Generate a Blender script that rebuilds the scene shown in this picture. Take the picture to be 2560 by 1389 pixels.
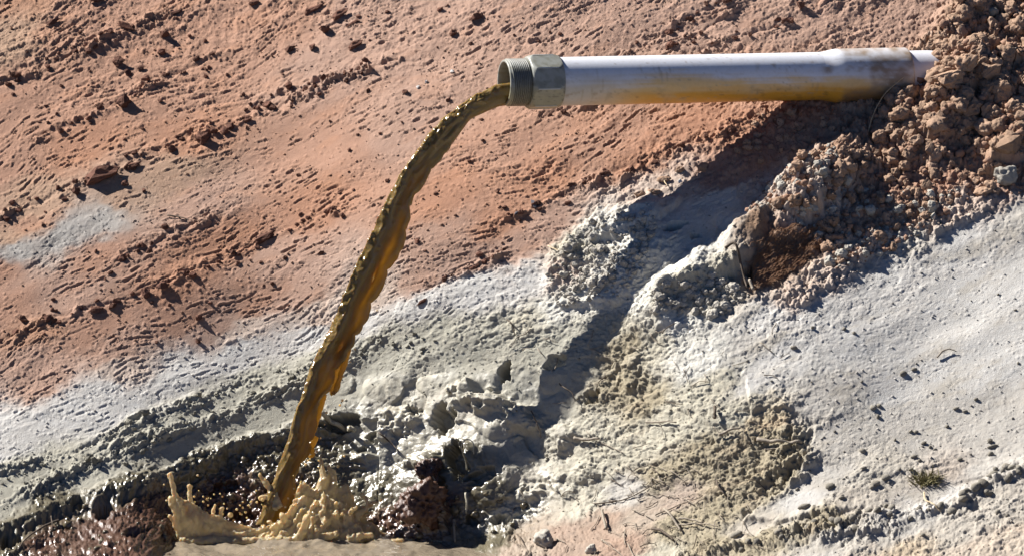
import bpy, bmesh, math, random
import numpy as np
from mathutils import Vector, Matrix, noise as mnoise

random.seed(7); rng = np.random.default_rng(11)
for o in list(bpy.data.objects): bpy.data.objects.remove(o)
SC = bpy.context.scene
COL = SC.collection

# ------------------------------------------------------------------ camera
# lengths below are written in millimetres (1 unit of u, y, d = 1 mm at the pipe's mouth)
L = 15000.0                       # camera stands 15 m away
PITCH = math.radians(8)
RX = np.array([1.0, 0, 0]); FW = np.array([0, math.cos(PITCH), -math.sin(PITCH)]); UP = np.array([0, math.sin(PITCH), math.cos(PITCH)])
def raw(u, y, d):
    u = np.asarray(u, float); y = np.asarray(y, float); d = np.asarray(d, float)
    k = (L + d) / L
    return ((u-1280)*k)[..., None]*RX + ((694.5-y)*k)[..., None]*UP + (d+L)[..., None]*FW
CAM = np.array([0., 0, 0]) - raw(700, 1340, -190)*np.array([0, 1, 1])*0.001     # the pool's surface is z = 0
def P3(u, y, d): return raw(u, y, d)*0.001 + CAM
cam = bpy.data.cameras.new('camera'); camo = bpy.data.objects.new('camera', cam); COL.objects.link(camo)
camo.location = CAM; camo.rotation_euler = (math.pi/2 - PITCH, 0, 0)
cam.sensor_width = 36; cam.lens = 36*L/2560.0; cam.clip_start = 0.5; cam.clip_end = 200
cam.dof.use_dof = True; cam.dof.focus_distance = 14.95; cam.dof.aperture_fstop = 9.0
SC.camera = camo

# ------------------------------------------------------------------ light
SUN = -0.96*RX + 1.0*UP + 0.25*FW; SUN /= np.linalg.norm(SUN)
elev = math.asin(SUN[2]); rot = math.atan2(SUN[0], SUN[1])
w = bpy.data.worlds.new('World'); SC.world = w; w.use_nodes = True
nt = w.node_tree; bg = nt.nodes['Background']
sky = nt.nodes.new('ShaderNodeTexSky'); sky.sky_type = 'NISHITA'; sky.sun_disc = False
sky.sun_elevation = elev; sky.sun_rotation = rot; sky.ozone_density = 9.0; sky.air_density = 0.27; sky.dust_density = 0.0
nt.links.new(sky.outputs[0], bg.inputs[0]); bg.inputs[1].default_value = 0.05
sl = bpy.data.lights.new('sun', 'SUN'); sl.energy = 5.0; sl.angle = math.radians(0.5); sl.color = (1.0, 0.965, 0.92)
so = bpy.data.objects.new('sun', sl); COL.objects.link(so)
so.rotation_euler = Vector(SUN).to_track_quat('Z', 'Y').to_euler(); so.location = (0, 0, 10)
SC.view_settings.view_transform = 'Standard'; SC.view_settings.look = 'None'
SC.view_settings.exposure = 1.27; SC.view_settings.gamma = 1.0; SC.view_settings.use_curve_mapping = False

# ------------------------------------------------------------------ helpers: noise
_perm = rng.permutation(256); _perm = np.concatenate([_perm, _perm, _perm]).astype(np.int64)
_ga = rng.random(256)*2*np.pi; _gx = np.cos(_ga).astype(np.float32); _gy = np.sin(_ga).astype(np.float32)
_r1 = rng.random(256).astype(np.float32); _r2 = rng.random(256).astype(np.float32); _r3 = rng.random(256).astype(np.float32)
def _h(ix, iy, s): return _perm[_perm[(ix + s*37) & 255] + ((iy + s*91) & 255)]
def perlin(x, y, s=0):
    x = np.asarray(x, np.float32); y = np.asarray(y, np.float32)
    ix = np.floor(x).astype(np.int64); iy = np.floor(y).astype(np.int64)
    fx = x-ix; fy = y-iy
    fx = fx.astype(np.float32); fy = fy.astype(np.float32)
    a = fx*fx*fx*(fx*(fx*6-15)+10); b = fy*fy*fy*(fy*(fy*6-15)+10)
    def g(i, j):
        h = _h(ix+i, iy+j, s)
        return _gx[h]*(fx-i) + _gy[h]*(fy-j)
    n0 = g(0, 0)*(1-a) + g(1, 0)*a; n1 = g(0, 1)*(1-a) + g(1, 1)*a
    return (n0*(1-b) + n1*b)*1.5
def fbm(x, y, o=4, s=0, gain=0.5):
    t = 0; a = 1.0; n = 0
    for i in range(o):
        t = t + a*perlin(x*2**i + 13.7*i, y*2**i + 7.1*i, s+i); n += a; a *= gain
    return t/n
def worley(x, y, s=0, full=False):
    x = np.asarray(x, np.float32); y = np.asarray(y, np.float32)
    ix = np.floor(x).astype(np.int64); iy = np.floor(y).astype(np.int64)
    best = np.full(x.shape, 9, np.float32); rid = np.zeros(x.shape, np.float32); bx = np.zeros(x.shape, np.float32); by = np.zeros(x.shape, np.float32)
    for i in (-1, 0, 1):
        for j in (-1, 0, 1):
            h = _h(ix+i, iy+j, s)
            dx = ix+i+_r1[h]-x; dy = iy+j+_r2[h]-y
            d = (dx*dx+dy*dy).astype(np.float32)
            m = d < best
            best = np.where(m, d, best); rid = np.where(m, _r3[h], rid)
            if full: bx = np.where(m, dx, bx); by = np.where(m, dy, by)
    if full: return np.sqrt(best), rid, bx, by
    return np.sqrt(best), rid
def sst(a, b, x):
    t = np.clip((x-a)/(b-a), 0, 1); return t*t*(3-2*t)

# ------------------------------------------------------------------ helpers: objects
def tag(o, label=None, cat=None, group=None, kind=None):
    if label: o['label'] = label
    if cat: o['category'] = cat
    if group: o['group'] = group
    if kind: o['kind'] = kind
    return o
def link(name, me, mat=None, parent=None):
    o = bpy.data.objects.new(name, me); COL.objects.link(o)
    if mat is not None and me is not None and not me.materials: me.materials.append(mat)
    if parent is not None: o.parent = parent
    return o
def mesh_np(name, co, faces, smooth=True):
    """co (n,3), faces (m,k)"""
    co = np.asarray(co, np.float32); faces = np.asarray(faces, np.int32)
    me = bpy.data.meshes.new(name); k = faces.shape[1]
    me.vertices.add(len(co)); me.vertices.foreach_set('co', co.ravel())
    me.loops.add(faces.size); me.loops.foreach_set('vertex_index', faces.ravel())
    me.polygons.add(len(faces)); me.polygons.foreach_set('loop_start', np.arange(0, faces.size, k, dtype=np.int32))
    me.update(calc_edges=True)
    me.polygons.foreach_set('use_smooth', np.full(len(faces), smooth))
    return me
def set_attr(me, name, arr):
    if arr.ndim == 2:
        a = me.attributes.new(name, 'FLOAT_COLOR', 'POINT')
        c = np.ones((len(arr), 4), np.float32); c[:, :3] = arr
        a.data.foreach_set('color', c.ravel())
    else:
        a = me.attributes.new(name, 'FLOAT', 'POINT'); a.data.foreach_set('value', arr.astype(np.float32).ravel())
def grid_faces(nr, nc, wrap=False):
    i = np.arange(nr-1)[:, None]; j = np.arange(nc if wrap else nc-1)[None, :]
    j2 = (j+1) % nc
    return np.stack([i*nc+j, i*nc+j2, (i+1)*nc+j2, (i+1)*nc+j], -1).reshape(-1, 4)

# ------------------------------------------------------------------ helpers: materials
class M:
    def __init__(s, name):
        s.m = bpy.data.materials.new(name); s.m.use_nodes = True; s.t = s.m.node_tree; s.p = s.t.nodes['Principled BSDF']
    def n(s, typ, **kw):
        nd = s.t.nodes.new('ShaderNode'+typ)
        for k, v in kw.items():
            if k in nd.inputs: nd.inputs[k].default_value = v
            else: setattr(nd, k, v)
        return nd
    def l(s, a, b): s.t.links.new(a, b)
    def noise(s, scale, detail=4, rough=0.6, coord=None):
        nd = s.n('TexNoise'); nd.inputs['Scale'].default_value = scale; nd.inputs['Detail'].default_value = detail; nd.inputs['Roughness'].default_value = rough
        if coord is not None: s.l(coord, nd.inputs['Vector'])
        return nd
    def mix(s, fac, a, b, mode='MIX'):
        nd = s.n('Mix', data_type='RGBA', blend_type=mode)
        for sock, v in ((nd.inputs[0], fac), (nd.inputs[6], a), (nd.inputs[7], b)):
            if isinstance(v, bpy.types.NodeSocket): s.l(v, sock)
            elif isinstance(v, (int, float)): sock.default_value = v
            else: sock.default_value = (*v, 1)
        return nd.outputs[2]
    def ramp(s, fac, lo, hi, a=0.0, b=1.0):
        nd = s.n('MapRange'); s.l(fac, nd.inputs[0])
        for i, v in zip((1, 2, 3, 4), (lo, hi, a, b)): nd.inputs[i].default_value = v
        return nd.outputs[0]
    def bump(s, h, strength, dist):
        nd = s.n('Bump'); nd.inputs['Strength'].default_value = strength; nd.inputs['Distance'].default_value = dist
        s.l(h, nd.inputs['Height']); s.l(nd.outputs[0], s.p.inputs['Normal'])
def soil_material(name, albedo=None, wet=None, rand=0.0):
    """earth: colour from the 'albedo' attribute or a constant; grain, specks, wetness"""
    m = M(name); geo = m.n('NewGeometry'); pos = geo.outputs['Position']
    if albedo is None:
        a = m.n('Attribute', attribute_name='albedo'); c = a.outputs['Color']
    else:
        rgb = m.n('RGB'); rgb.outputs[0].default_value = (*[x*.78 for x in albedo], 1); c = rgb.outputs[0]
    n1 = m.noise(70, 5, 0.65, pos); n2 = m.noise(420, 3, 0.6, pos); n3 = m.noise(14, 4, 0.6, pos)
    c = m.mix(m.ramp(n1.outputs[0], 0.3, 0.7, 0.0, 0.5), c, (0.82, 0.78, 0.74), 'MULTIPLY')
    c = m.mix(m.ramp(n2.outputs[0], 0.56, 0.72, 0.0, 0.55), c, (0.55, 0.47, 0.42), 'MULTIPLY')
    c = m.mix(m.ramp(n3.outputs[0], 0.35, 0.7, 0.0, 0.35), c, (0.86, 0.9, 0.95), 'MULTIPLY')
    if rand:
        oi = m.n('ObjectInfo'); hs = m.n('HueSaturation'); m.l(c, hs.inputs['Color'])
        m.l(m.ramp(oi.outputs['Random'], 0, 1, 1-rand, 1+rand), hs.inputs['Value']); c = hs.outputs[0]
    m.l(c, m.p.inputs['Base Color'])
    if wet is None:
        a2 = m.n('Attribute', attribute_name='wet'); wv = a2.outputs['Fac']
    else:
        v = m.n('Value'); v.outputs[0].default_value = wet; wv = v.outputs[0]
    m.l(m.ramp(wv, 0, .75, 0.92, 0.17), m.p.inputs['Roughness'])
    m.l(m.ramp(wv, 0, 1, 0.12, 0.7), m.p.inputs['Specular IOR Level'])
    add = m.n('Math', operation='ADD'); m.l(n2.outputs[0], add.inputs[0])
    n4 = m.noise(160, 4, 0.7, pos); m.l(n4.outputs[0], add.inputs[1])
    m.bump(add.outputs[0], 0.6, 0.0025)
    m.l(m.ramp(wv, 0, .8, 0.6, 0.3), [n for n in m.t.nodes if n.type == 'BUMP'][0].inputs['Strength'])
    return m.m

# ------------------------------------------------------------------ the hillside
def axis(lo, hi, step, far_lo, far_hi, grow=1.16):
    mid = np.arange(lo, hi+step/2, step)
    def out(d):
        r = []; s = step; p = 0
        while p < d: s *= grow; p += s; r.append(p)
        return np.array(r)
    return np.concatenate([(lo-out(lo-far_lo))[::-1], mid, hi+out(far_hi-hi)])
STEP = 2.1
UA = axis(-40, 2600, STEP, -2600, 5200); YA = axis(-40, 1430, STEP, -1900, 2500)
NU, NY = len(UA), len(YA)
U, Y = np.meshgrid(UA, YA)

DEPTH = [  # (u, y, depth behind the pipe's mouth)
 (-400,-300,1500),(-400,0,1160),(-400,300,840),(-400,610,490),(-400,1000,0),(-400,1300,-380),(-400,1450,-640),
 (0,-300,1380),(0,0,1060),(0,300,740),(0,610,425),(0,900,160),(0,1100,-70),(0,1200,-215),(0,1300,-370),(0,1389,-560),(0,1450,-660),
 (430,0,975),(430,300,650),(430,610,350),(430,900,155),(430,1100,-28),(430,1200,-105),(430,1300,-200),(430,1345,-245),(380,1389,-530),(200,1389,-560),(200,1300,-315),(230,1150,-115),
 (700,-300,1190),(700,0,880),(700,300,575),(700,610,300),(700,900,130),(700,1050,28),(700,1190,-60),(700,1300,-128),(700,1345,-150),(700,1420,-190),
 (1000,0,740),(1000,300,430),(1000,610,150),(1000,850,40),(1000,1000,-25),(1000,1200,-100),(1000,1345,-190),(1000,1420,-240),
 (1260,-300,930),(1260,0,640),(1260,205,430),(1260,400,220),(1260,610,60),(1260,800,-55),(1200,1000,-120),
 (1646,-300,870),(1646,0,570),(1646,205,365),(1646,400,150),(1646,607,-100),
 (2144,342,203),(2028,380,146),(1935,438,83),(1838,496,20),(1745,564,-45),
 (1552,750,-153),(1432,930,-198),(1368,1030,-207),(1284,1110,-205),(1196,1180,-222),(1230,1240,-262),(1097,1300,-227),
 (1200,1345,-300),(1280,1389,-560),(1300,1345,-360),(1400,1250,-334),(1500,1150,-338),(1500,1300,-445),(1500,1389,-640),(1500,1450,-780),
 (1700,900,-325),(1700,750,-210),(1700,1100,-455),(1600,950,-282),(1640,850,-257),(1700,1389,-690),
 (2000,-300,860),(2000,0,550),(2000,205,345),(2000,600,-100),(2000,800,-310),(2000,1000,-480),(2000,1200,-620),(2000,1389,-830),
 (2300,-300,850),(2300,0,545),(2300,190,345),(2300,400,125),(2300,600,-75),(2300,900,-370),(2300,1389,-890),
 (2560,-300,840),(2560,0,525),(2560,200,320),(2560,400,105),(2560,700,-190),(2560,1000,-510),(2560,1389,-950),
 (2960,-300,820),(2960,200,290),(2960,700,-210),(2960,1389,-1000),
]
C = np.array(DEPTH, float)
def tps_fit(xy, v, lam=0.02):
    n = len(xy); s = xy/1000.0
    r2 = ((s[:, None]-s[None])**2).sum(-1); K = np.where(r2 > 0, 0.5*r2*np.log(r2+1e-20), 0) + lam*np.eye(n)*0.02
    Pm = np.c_[np.ones(n), s]; A = np.zeros((n+3, n+3)); A[:n, :n] = K; A[:n, n:] = Pm; A[n:, :n] = Pm.T
    return s, np.linalg.solve(A, np.r_[v, 0, 0, 0])
TS, TW = tps_fit(C[:, :2], C[:, 2])
def depth_base(u, y):
    uc = np.clip(u, -420, 2980)/1000; yc = np.clip(y, -320, 1460)/1000
    out = TW[-3] + TW[-2]*uc + TW[-1]*yc
    for (sx, sy), wt in zip(TS, TW[:-3]):
        r2 = (uc-sx)**2 + (yc-sy)**2
        out = out + wt*0.5*r2*np.log(r2+1e-20)
    return out - 1.1*(y-yc*1000) - 0.15*(u-uc*1000)
D0 = depth_base(U, Y)
B0 = P3(U, Y, D0)
du = np.gradient(B0, axis=1); dy = np.gradient(B0, axis=0)
NB = np.cross(dy, du); NB /= np.linalg.norm(NB, axis=-1, keepdims=True)

TH = math.radians(25)
warp = 45*perlin(U/600, Y/600, 3) + 14*perlin(U/170, Y/170, 4)
AL = U*math.cos(TH) - Y*math.sin(TH); AC = U*math.sin(TH) + Y*math.cos(TH) + warp      # along / across the scraped streaks
# ---- zones: (u, y, albedo, wetness, streak roughness, lumpiness)
RED = (.41,.242,.168); ORG = (.415,.226,.145); PNK = (.43,.28,.21); TAN = (.42,.28,.195); WHT = (.60,.58,.54); PWH = (.56,.45,.37)
CRM = (.50,.465,.37); GRY = (.44,.42,.345); GRD = (.17,.15,.10); BRN = (.29,.19,.125); WRD = (.115,.062,.04); OLV = (.37,.32,.225); SIL = (.36,.335,.305); DRD = (.38,.22,.145)
LWH = (.51,.48,.43); SWH = (.63,.61,.57); MWH = (.68,.66,.59)
Z = [
 # red slope
 (0,0,DRD,0,1.1,.2),(0,120,TAN,0,1.1,.3),(200,60,RED,0,1.2,.3),(450,60,RED,0,1.2,.3),(700,40,RED,0,1.1,.3),(950,40,PNK,0,1,.25),(1250,40,PNK,0,.8,.2),
 (1500,60,PNK,0,1,.2),(1750,50,PNK,0,1,.2),(2050,60,PNK,0,.8,.25),(2250,50,PNK,0,.7,.25),(0,250,RED,0,.8,.1),(250,220,RED,0,1,.2),(500,230,RED,0,.9,.1),(800,180,PNK,0,.8,.15),
 (1050,180,PNK,0,.7,.2),(0,420,RED,0,.9,.1),(200,370,ORG,0,.7,.1),(480,340,ORG,0,.8,.1),(750,350,RED,0,.5,.05),(1000,330,PNK,0,.6,.1),(90,500,TAN,0,.5,.1),(300,500,TAN,0,.3,.1),(430,440,TAN,0,.3,.1),
 (20,590,TAN,0,.3,.15),(40,625,SIL,.2,.2,.15),(150,590,SIL,.2,.2,.15),(260,550,SIL,.2,.2,.15),(60,560,DRD,.1,.3,.2),(0,680,RED,0,.5,.05),(250,640,RED,0,.7,.1),(500,500,PNK,0,.6,.1),
 (550,600,ORG,0,.8,.1),(800,500,ORG,0,.7,.1),(850,400,RED,0,.7,.1),(700,650,PNK,0,.6,.05),(200,720,PNK,0,.5,.05),(0,780,RED,0,.6,.1),(450,700,ORG,0,.8,.2),(80,850,DRD,0,.7,.2),(250,830,RED,0,.6,.1),
 (450,790,RED,0,.6,.1),(650,740,RED,0,.6,.1),(60,900,PNK,0,.6,.15),(300,880,PNK,0,.6,.2),(100,960,PNK,0,.7,.2),(550,820,PNK,0,.7,.1),(750,740,PNK,0,.7,.1),
 (1100,500,ORG,0,.8,.1),(1250,350,RED,0,.8,.15),(1350,450,ORG,0,1,.2),(1100,620,PNK,0,.9,.1),(1250,560,ORG,0,1,.15),(1500,330,RED,0,1,.15),(1600,400,ORG,0,1,.2),(1750,310,ORG,0,1,.2),
 (1850,330,ORG,0,.8,.5),(1200,650,PNK,0,1,.15),(1050,700,PNK,0,.9,.1),(1380,560,PNK,0,.8,.2),(1300,620,PNK,0,.9,.1),(2000,280,ORG,0,.7,.8),(1900,240,RED,0,.7,.4),
 # white salt band
 (0,1060,SWH,0,.45,.1),(150,1030,SWH,0,.6,.15),(0,1120,SWH,0,.35,.1),(250,985,SWH,0,.6,.15),(300,1020,SWH,0,.4,.1),(450,930,SWH,0,.6,.15),(600,880,SWH,0,.5,.1),(760,830,SWH,0,.5,.1),(900,800,SWH,0,.4,.15),
 (1050,760,SWH,0,.5,.25),(1180,730,SWH,0,.5,.2),(1320,700,SWH,0,.5,.3),(950,740,PWH,0,.7,.1),(780,785,PWH,0,.7,.1),(600,830,PWH,0,.7,.1),(300,930,PWH,0,.7,.2),
 # grey mud band
 (0,1200,GRY,0,.5,.13),(150,1160,GRY,0,.5,.13),(330,1080,GRY,0,.5,.13),(500,1020,GRY,0,.5,.13),(650,960,GRY,0,.5,.13),(800,900,GRY,0,.5,.13),(950,860,GRY,0,.5,.13),(1100,840,GRY,0,.5,.13),(1250,820,GRY,0,.5,.13),
 (0,1265,GRY,.1,.12,.0),(250,1175,GRY,.1,.1,.0),(450,1110,GRY,.1,.08,.0),(650,1045,GRY,.1,.08,.0),(880,970,GRY,.15,.2,.1),(1000,920,GRY,.1,.6,.4),(1020,985,CRM,.3,.1,.2),(1150,900,GRY,0,.5,.13),
 (1350,880,GRY,0,.5,.13),(1330,800,CRM,0,.4,.6),(1450,860,GRY,0,.3,.7),(1560,870,OLV,0,.2,1.0),(1560,960,OLV,0,.2,1.2),
 # wet bank and pool shore
 (0,1330,GRD,.6,.2,.3),(120,1260,GRD,.7,.2,.5),(300,1210,GRD,.75,.2,.7),(480,1175,GRD,.8,.2,.9),(620,1130,GRD,.8,.2,.9),(700,1150,GRD,.9,.1,1),(560,1220,WRD,.9,.2,1),(600,1280,WRD,.9,.2,1),
 (380,1270,WRD,.7,.4,.7),(250,1310,(.12,.066,.045),.55,.4,.5),(100,1350,WRD,.7,.3,.9),(300,1370,WRD,.8,.2,.9),(0,1389,GRD,.8,.2,.8),(450,1330,WRD,.8,.2,.8),(700,1260,WRD,.9,.1,1),
 (820,1100,GRD,.8,.1,.6),(900,1060,GRY,.6,.1,.5),(1000,1060,CRM,.6,.1,.5),(1060,1120,CRM,.65,.1,.6),(950,1150,GRY,.75,.1,.7),(850,1200,GRD,.8,.1,1),(950,1230,GRD,.75,.1,.8),(1050,1220,GRD,.6,.1,.8),
 (1150,1000,CRM,.4,.1,.4),(1250,1010,CRM,.4,.1,.5),(1230,1080,CRM,.5,.1,.5),(1150,1150,GRD,.7,.1,.7),(1000,1300,WRD,.9,.1,1),(1100,1280,WRD,.8,.1,1),(1200,1250,GRD,.8,.1,1.1),(1280,1280,GRY,.7,.1,1.1),
 (1330,1180,CRM,.35,.1,.7),(1350,1060,GRY,.35,.1,.6),(1400,960,GRY,.1,.1,.8),(1300,960,GRY,.15,.1,.6),
 (1250,1355,GRD,.7,.1,.6),(1190,1375,GRD,.7,.1,.6),(1320,1335,(.34,.27,.2),.3,.2,.5),(1290,1385,(.33,.26,.2),.3,.2,.5),(1400,1385,(.36,.27,.21),0,.3,.5),
 # pale apron right of the gully
 (1450,1080,CRM,.1,.15,.8),(1400,1180,CRM,.25,.1,.9),(1480,1200,CRM,.15,.15,.7),(1520,1120,CRM,0,.2,.8),(1450,1270,CRM,.2,.1,.8),(1550,1230,LWH,0,.2,.5),(1600,1130,CRM,0,.3,.8),(1680,1060,CRM,0,.4,.8),(1660,1180,OLV,0,.3,.9),
 (1620,1000,OLV,0,.2,1.1),(1720,1000,CRM,0,.4,.7),(1780,960,CRM,0,.4,.6),(1750,1120,OLV,0,.4,1),(1700,1240,(.42,.345,.28),0,.4,.4),(1600,1290,(.41,.34,.27),0,.4,.4),(1800,1170,OLV,0,.4,1),(1500,1310,(.38,.28,.215),0,.4,.6),
 (1400,1330,(.36,.265,.205),.1,.4,.7),(1550,1360,(.38,.27,.205),0,.4,.5),(1330,1370,(.40,.33,.26),.1,.3,.7),(1700,1320,OLV,0,.4,.9),(1820,1260,OLV,0,.4,1),(1650,1389,CRM,0,.3,.4),(1880,1110,OLV,0,.3,1),(1960,1130,OLV,0,.2,1.3),
 (1950,1190,OLV,0,.2,1.3),(1880,1200,OLV,0,.3,1.2),(1900,1060,(.46,.38,.26),0,.3,.8),(1840,1040,CRM,0,.3,.6),(1780,1360,OLV,0,.5,.7),
 # white mound
 (1450,620,CRM,0,.2,1.5),(1400,680,PWH,0,.2,1.4),(1520,580,MWH,0,.3,1.2),(1600,540,MWH,0,.4,.7),(1550,660,MWH,0,.2,1.4),(1650,590,MWH,0,.2,.8),(1720,560,MWH,0,.2,.4),(1700,480,PWH,0,.8,.3),(1620,480,PWH,0,.8,.3),
 (1800,510,MWH,0,.2,.3),(1750,640,MWH,0,.2,.5),(1680,690,MWH,0,.2,.5),(1850,560,MWH,0,.2,.7),(1500,740,MWH,0,.2,1.0),(1400,760,MWH,0,.3,.7),(1600,760,MWH,0,.2,1),(1700,740,CRM,0,.2,1.3),(1800,720,CRM,0,.2,1.3),
 (1550,800,CRM,0,.2,.8),(1700,820,MWH,0,.3,.8),(1650,860,CRM,0,.3,.8),(1780,870,MWH,0,.3,.6),(1730,920,MWH,0,.3,.6),(1900,470,PWH,0,.4,.6),(1800,440,PNK,0,.7,.3),(1900,390,RED,0,.6,.4),(2000,350,TAN,0,.5,.5),
 # cloddy bank, right
 (1950,500,PWH,0,.3,1.3),(2000,560,PWH,0,.2,1.4),(1900,590,BRN,0,.2,.8),(1960,640,BRN,0,.1,.5),(1920,690,BRN,0,.1,.4),(2050,600,TAN,0,.2,1),(2000,470,PWH,0,.3,1.3),(2080,430,TAN,0,.3,1),(2100,520,PWH,0,.3,1.2),
 (2150,450,TAN,0,.3,1),(2200,500,RED,0,.3,.9),(2250,420,TAN,0,.2,1),(2200,560,TAN,0,.3,.9),(2350,470,RED,0,.3,.9),(2450,420,TAN,0,.3,.8),(2300,540,TAN,0,.3,.9),(2400,520,PWH,0,.3,.8),(2500,450,PNK,0,.3,.7),
 (2200,300,TAN,0,.2,1.2),(2350,250,TAN,0,.2,1.4),(2500,200,TAN,0,.2,1.4),(2450,80,TAN,0,.2,1.4),(2560,100,TAN,0,.2,1.4),(2300,350,TAN,0,.2,1.2),(2500,330,TAN,0,.2,1.3),(2400,160,TAN,0,.2,1.4),(2560,0,TAN,0,.2,1.3),
 (2050,690,PWH,0,.4,.9),(2000,730,PWH,0,.5,.8),(2150,620,PWH,0,.4,1),(2250,610,LWH,0,.4,.7),
 # white slope, lower right
 (1900,800,WHT,0,.4,.5),(1850,850,LWH,0,.3,.5),(2050,770,WHT,0,.4,.3),(2200,700,WHT,0,.4,.3),(2400,620,WHT,0,.4,.25),(2560,540,LWH,0,.4,.3),(1950,900,WHT,0,.3,.3),(2150,850,WHT,0,.35,.2),(2400,750,WHT,0,.35,.15),(2560,700,WHT,0,.3,.15),
 (1900,950,WHT,0,.3,.3),(2050,1000,LWH,0,.35,.25),(2250,950,WHT,0,.35,.15),(2500,900,WHT,0,.35,.15),(2080,1100,LWH,0,.35,.2),(2300,1080,(.51,.48,.43),0,.4,.2),(2500,1050,LWH,0,.4,.2),(2050,1200,LWH,0,.3,.2),(2200,1180,(.50,.46,.39),0,.4,.2),
 (2000,1250,WHT,0,.3,.15),(1900,1310,(.56,.51,.43),0,.3,.2),(2150,1260,(.50,.45,.38),0,.4,.25),(2350,1190,(.49,.42,.35),0,.4,.2),(2330,1240,WHT,0,.3,.15),(2500,1150,LWH,0,.5,.3),(2250,1320,LWH,0,.5,.35),(2050,1320,OLV,0,.5,.6),(1900,1360,OLV,0,.5,.6),
 (2050,1370,LWH,0,.4,.25),(2400,1300,(.47,.43,.37),0,.5,.25),(2560,1240,(.46,.42,.36),0,.5,.3),(2250,1389,(.50,.41,.30),0,.5,.35),(2500,1389,(.54,.46,.37),0,.5,.3),
]
zw = np.zeros(U.shape, np.float32); acc = np.zeros(U.shape+(6,), np.float32)
wu = (U + 38*fbm(AL/240, AC/90, 4, 20) + 12*perlin(U/26, Y/22, 25)).astype(np.float32)
wy = (Y + 26*fbm(AL/240, AC/80, 4, 30) + 10*perlin(U/28, Y/18, 35)).astype(np.float32)
ct, st_ = math.cos(TH), math.sin(TH)
for (a, b, colr, wet_, rg, lm) in Z:
    dx = wu-a; dyv = wy-b
    p = (dx*ct - dyv*st_)/1.9; q = dx*st_ + dyv*ct
    wt = 1.0/(p*p + q*q + 120)**2.2*1e6
    zw += wt
    acc += wt[..., None]*np.array([*colr, wet_, rg, lm], np.float32)
acc /= zw[..., None]
ALB = acc[..., :3].copy(); WET = acc[..., 3].copy(); RGH = acc[..., 4].copy(); LMP = acc[..., 5].copy()

white = sst(.38, .44, ALB[..., 2]); redz = sst(.14, .22, ALB[..., 0]-ALB[..., 2])*sst(1990, 1900, U); RGH *= 1-.6*white; RGH *= 1-.45*redz; RGH *= 1-.45*white*sst(1850, 1950, U); LMP *= 1-.35*white*sst(1900, 2000, U); apron = sst(1330, 1430, U)*sst(1990, 1900, U)*sst(930, 1010, Y); LMP *= 1-.45*apron; LMP *= 1-.4*sst(.5, .8, WET); LMP *= 1-.5*sst(1280, 1340, U)*sst(1980, 1880, U)*sst(460, 500, Y)*sst(1010, 950, Y); LMP *= 1-.45*sst(820, 880, U)*sst(1480, 1420, U)*sst(860, 920, Y)*sst(1320, 1240, Y)
def polydist(pts, pad=120):
    """distance to a polyline, on the sub-grid around it"""
    pts = np.array(pts, float)
    i0, i1 = np.searchsorted(UA, [pts[:, 0].min()-pad, pts[:, 0].max()+pad]); j0, j1 = np.searchsorted(YA, [pts[:, 1].min()-pad, pts[:, 1].max()+pad])
    sl_ = (slice(j0, j1), slice(i0, i1))
    uu = U[sl_] + 7*fbm(U[sl_]/40, Y[sl_]/40, 3, 50)*2; yy = Y[sl_] + 7*fbm(U[sl_]/40, Y[sl_]/40, 3, 55)*2
    best = np.full(uu.shape, 1e9); side = np.zeros(uu.shape)
    for (x0, y0), (x1, y1) in zip(pts[:-1], pts[1:]):
        ex, ey = x1-x0, y1-y0; t = np.clip(((uu-x0)*ex + (yy-y0)*ey)/(ex*ex+ey*ey), 0, 1)
        dd = np.hypot(uu-x0-t*ex, yy-y0-t*ey); m = dd < best
        best = np.where(m, dd, best); side = np.where(m, np.sign(ex*(yy-y0) - ey*(uu-x0)), side)
    return sl_, best, side
def polyin(pts, soft=10, pad=60):
    sl_, d, _ = polydist(list(pts)+[pts[0]], pad)
    uu, yy = U[sl_], Y[sl_]; ins = np.zeros(uu.shape, bool); n = len(pts)
    uu = uu + 7*fbm(U[sl_]/40, Y[sl_]/40, 3, 50)*2; yy = yy + 7*fbm(U[sl_]/40, Y[sl_]/40, 3, 55)*2
    for k in range(n):
        (x0, y0), (x1, y1) = pts[k], pts[(k+1) % n]
        c = (y0 > yy) != (y1 > yy)
        with np.errstate(divide='ignore', invalid='ignore'): xi = (x1-x0)*(yy-y0)/((y1-y0) if y1 != y0 else 1e-9) + x0
        ins ^= c & (uu < xi)
    sd = np.where(ins, d, -d)
    return sl_, sst(-soft, soft, sd)

N = np.zeros(U.shape, np.float32)      # height of the relief above the smooth slope, mm
# tracks: lines of torn clods left by the scraper
TRACKS = [
 [(0,545),(150,480),(290,415),(420,365),(570,310),(640,265),(800,205),(960,160)],
 [(0,855),(130,795),(260,765),(400,715),(560,640),(690,580),(850,515)],
 [(0,215),(130,160),(300,90),(420,35)],
 [(80,355),(230,290),(330,240),(420,190),(560,130)],
 [(300,650),(430,585),(520,540)],
 [(1520,150),(1640,95),(1760,30),(1830,0)],
 [(1660,125),(1760,80),(1850,25)],
 [(1290,110),(1400,95)],[(1720,140),(1850,95),(1960,60)],
 [(1080,720),(1180,670),(1260,640)],[(1230,560),(1420,480),(1560,420)],[(1360,300),(1500,240)],
 [(1500,470),(1700,370),(1900,290)],[(600,300),(800,225),(1000,150)],
]
for t in TRACKS:
    s_, d, sd = polydist(t); g = np.exp(-(d/15.0)**2)
    g = g*sst(-.25, .35, fbm(AL[s_]/70, AC[s_]/40, 3, 58)); LMP[s_] += 0.2*g; RGH[s_] += 1.3*g
    N[s_] += -3*np.exp(-(d/5.0)**2)
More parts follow.
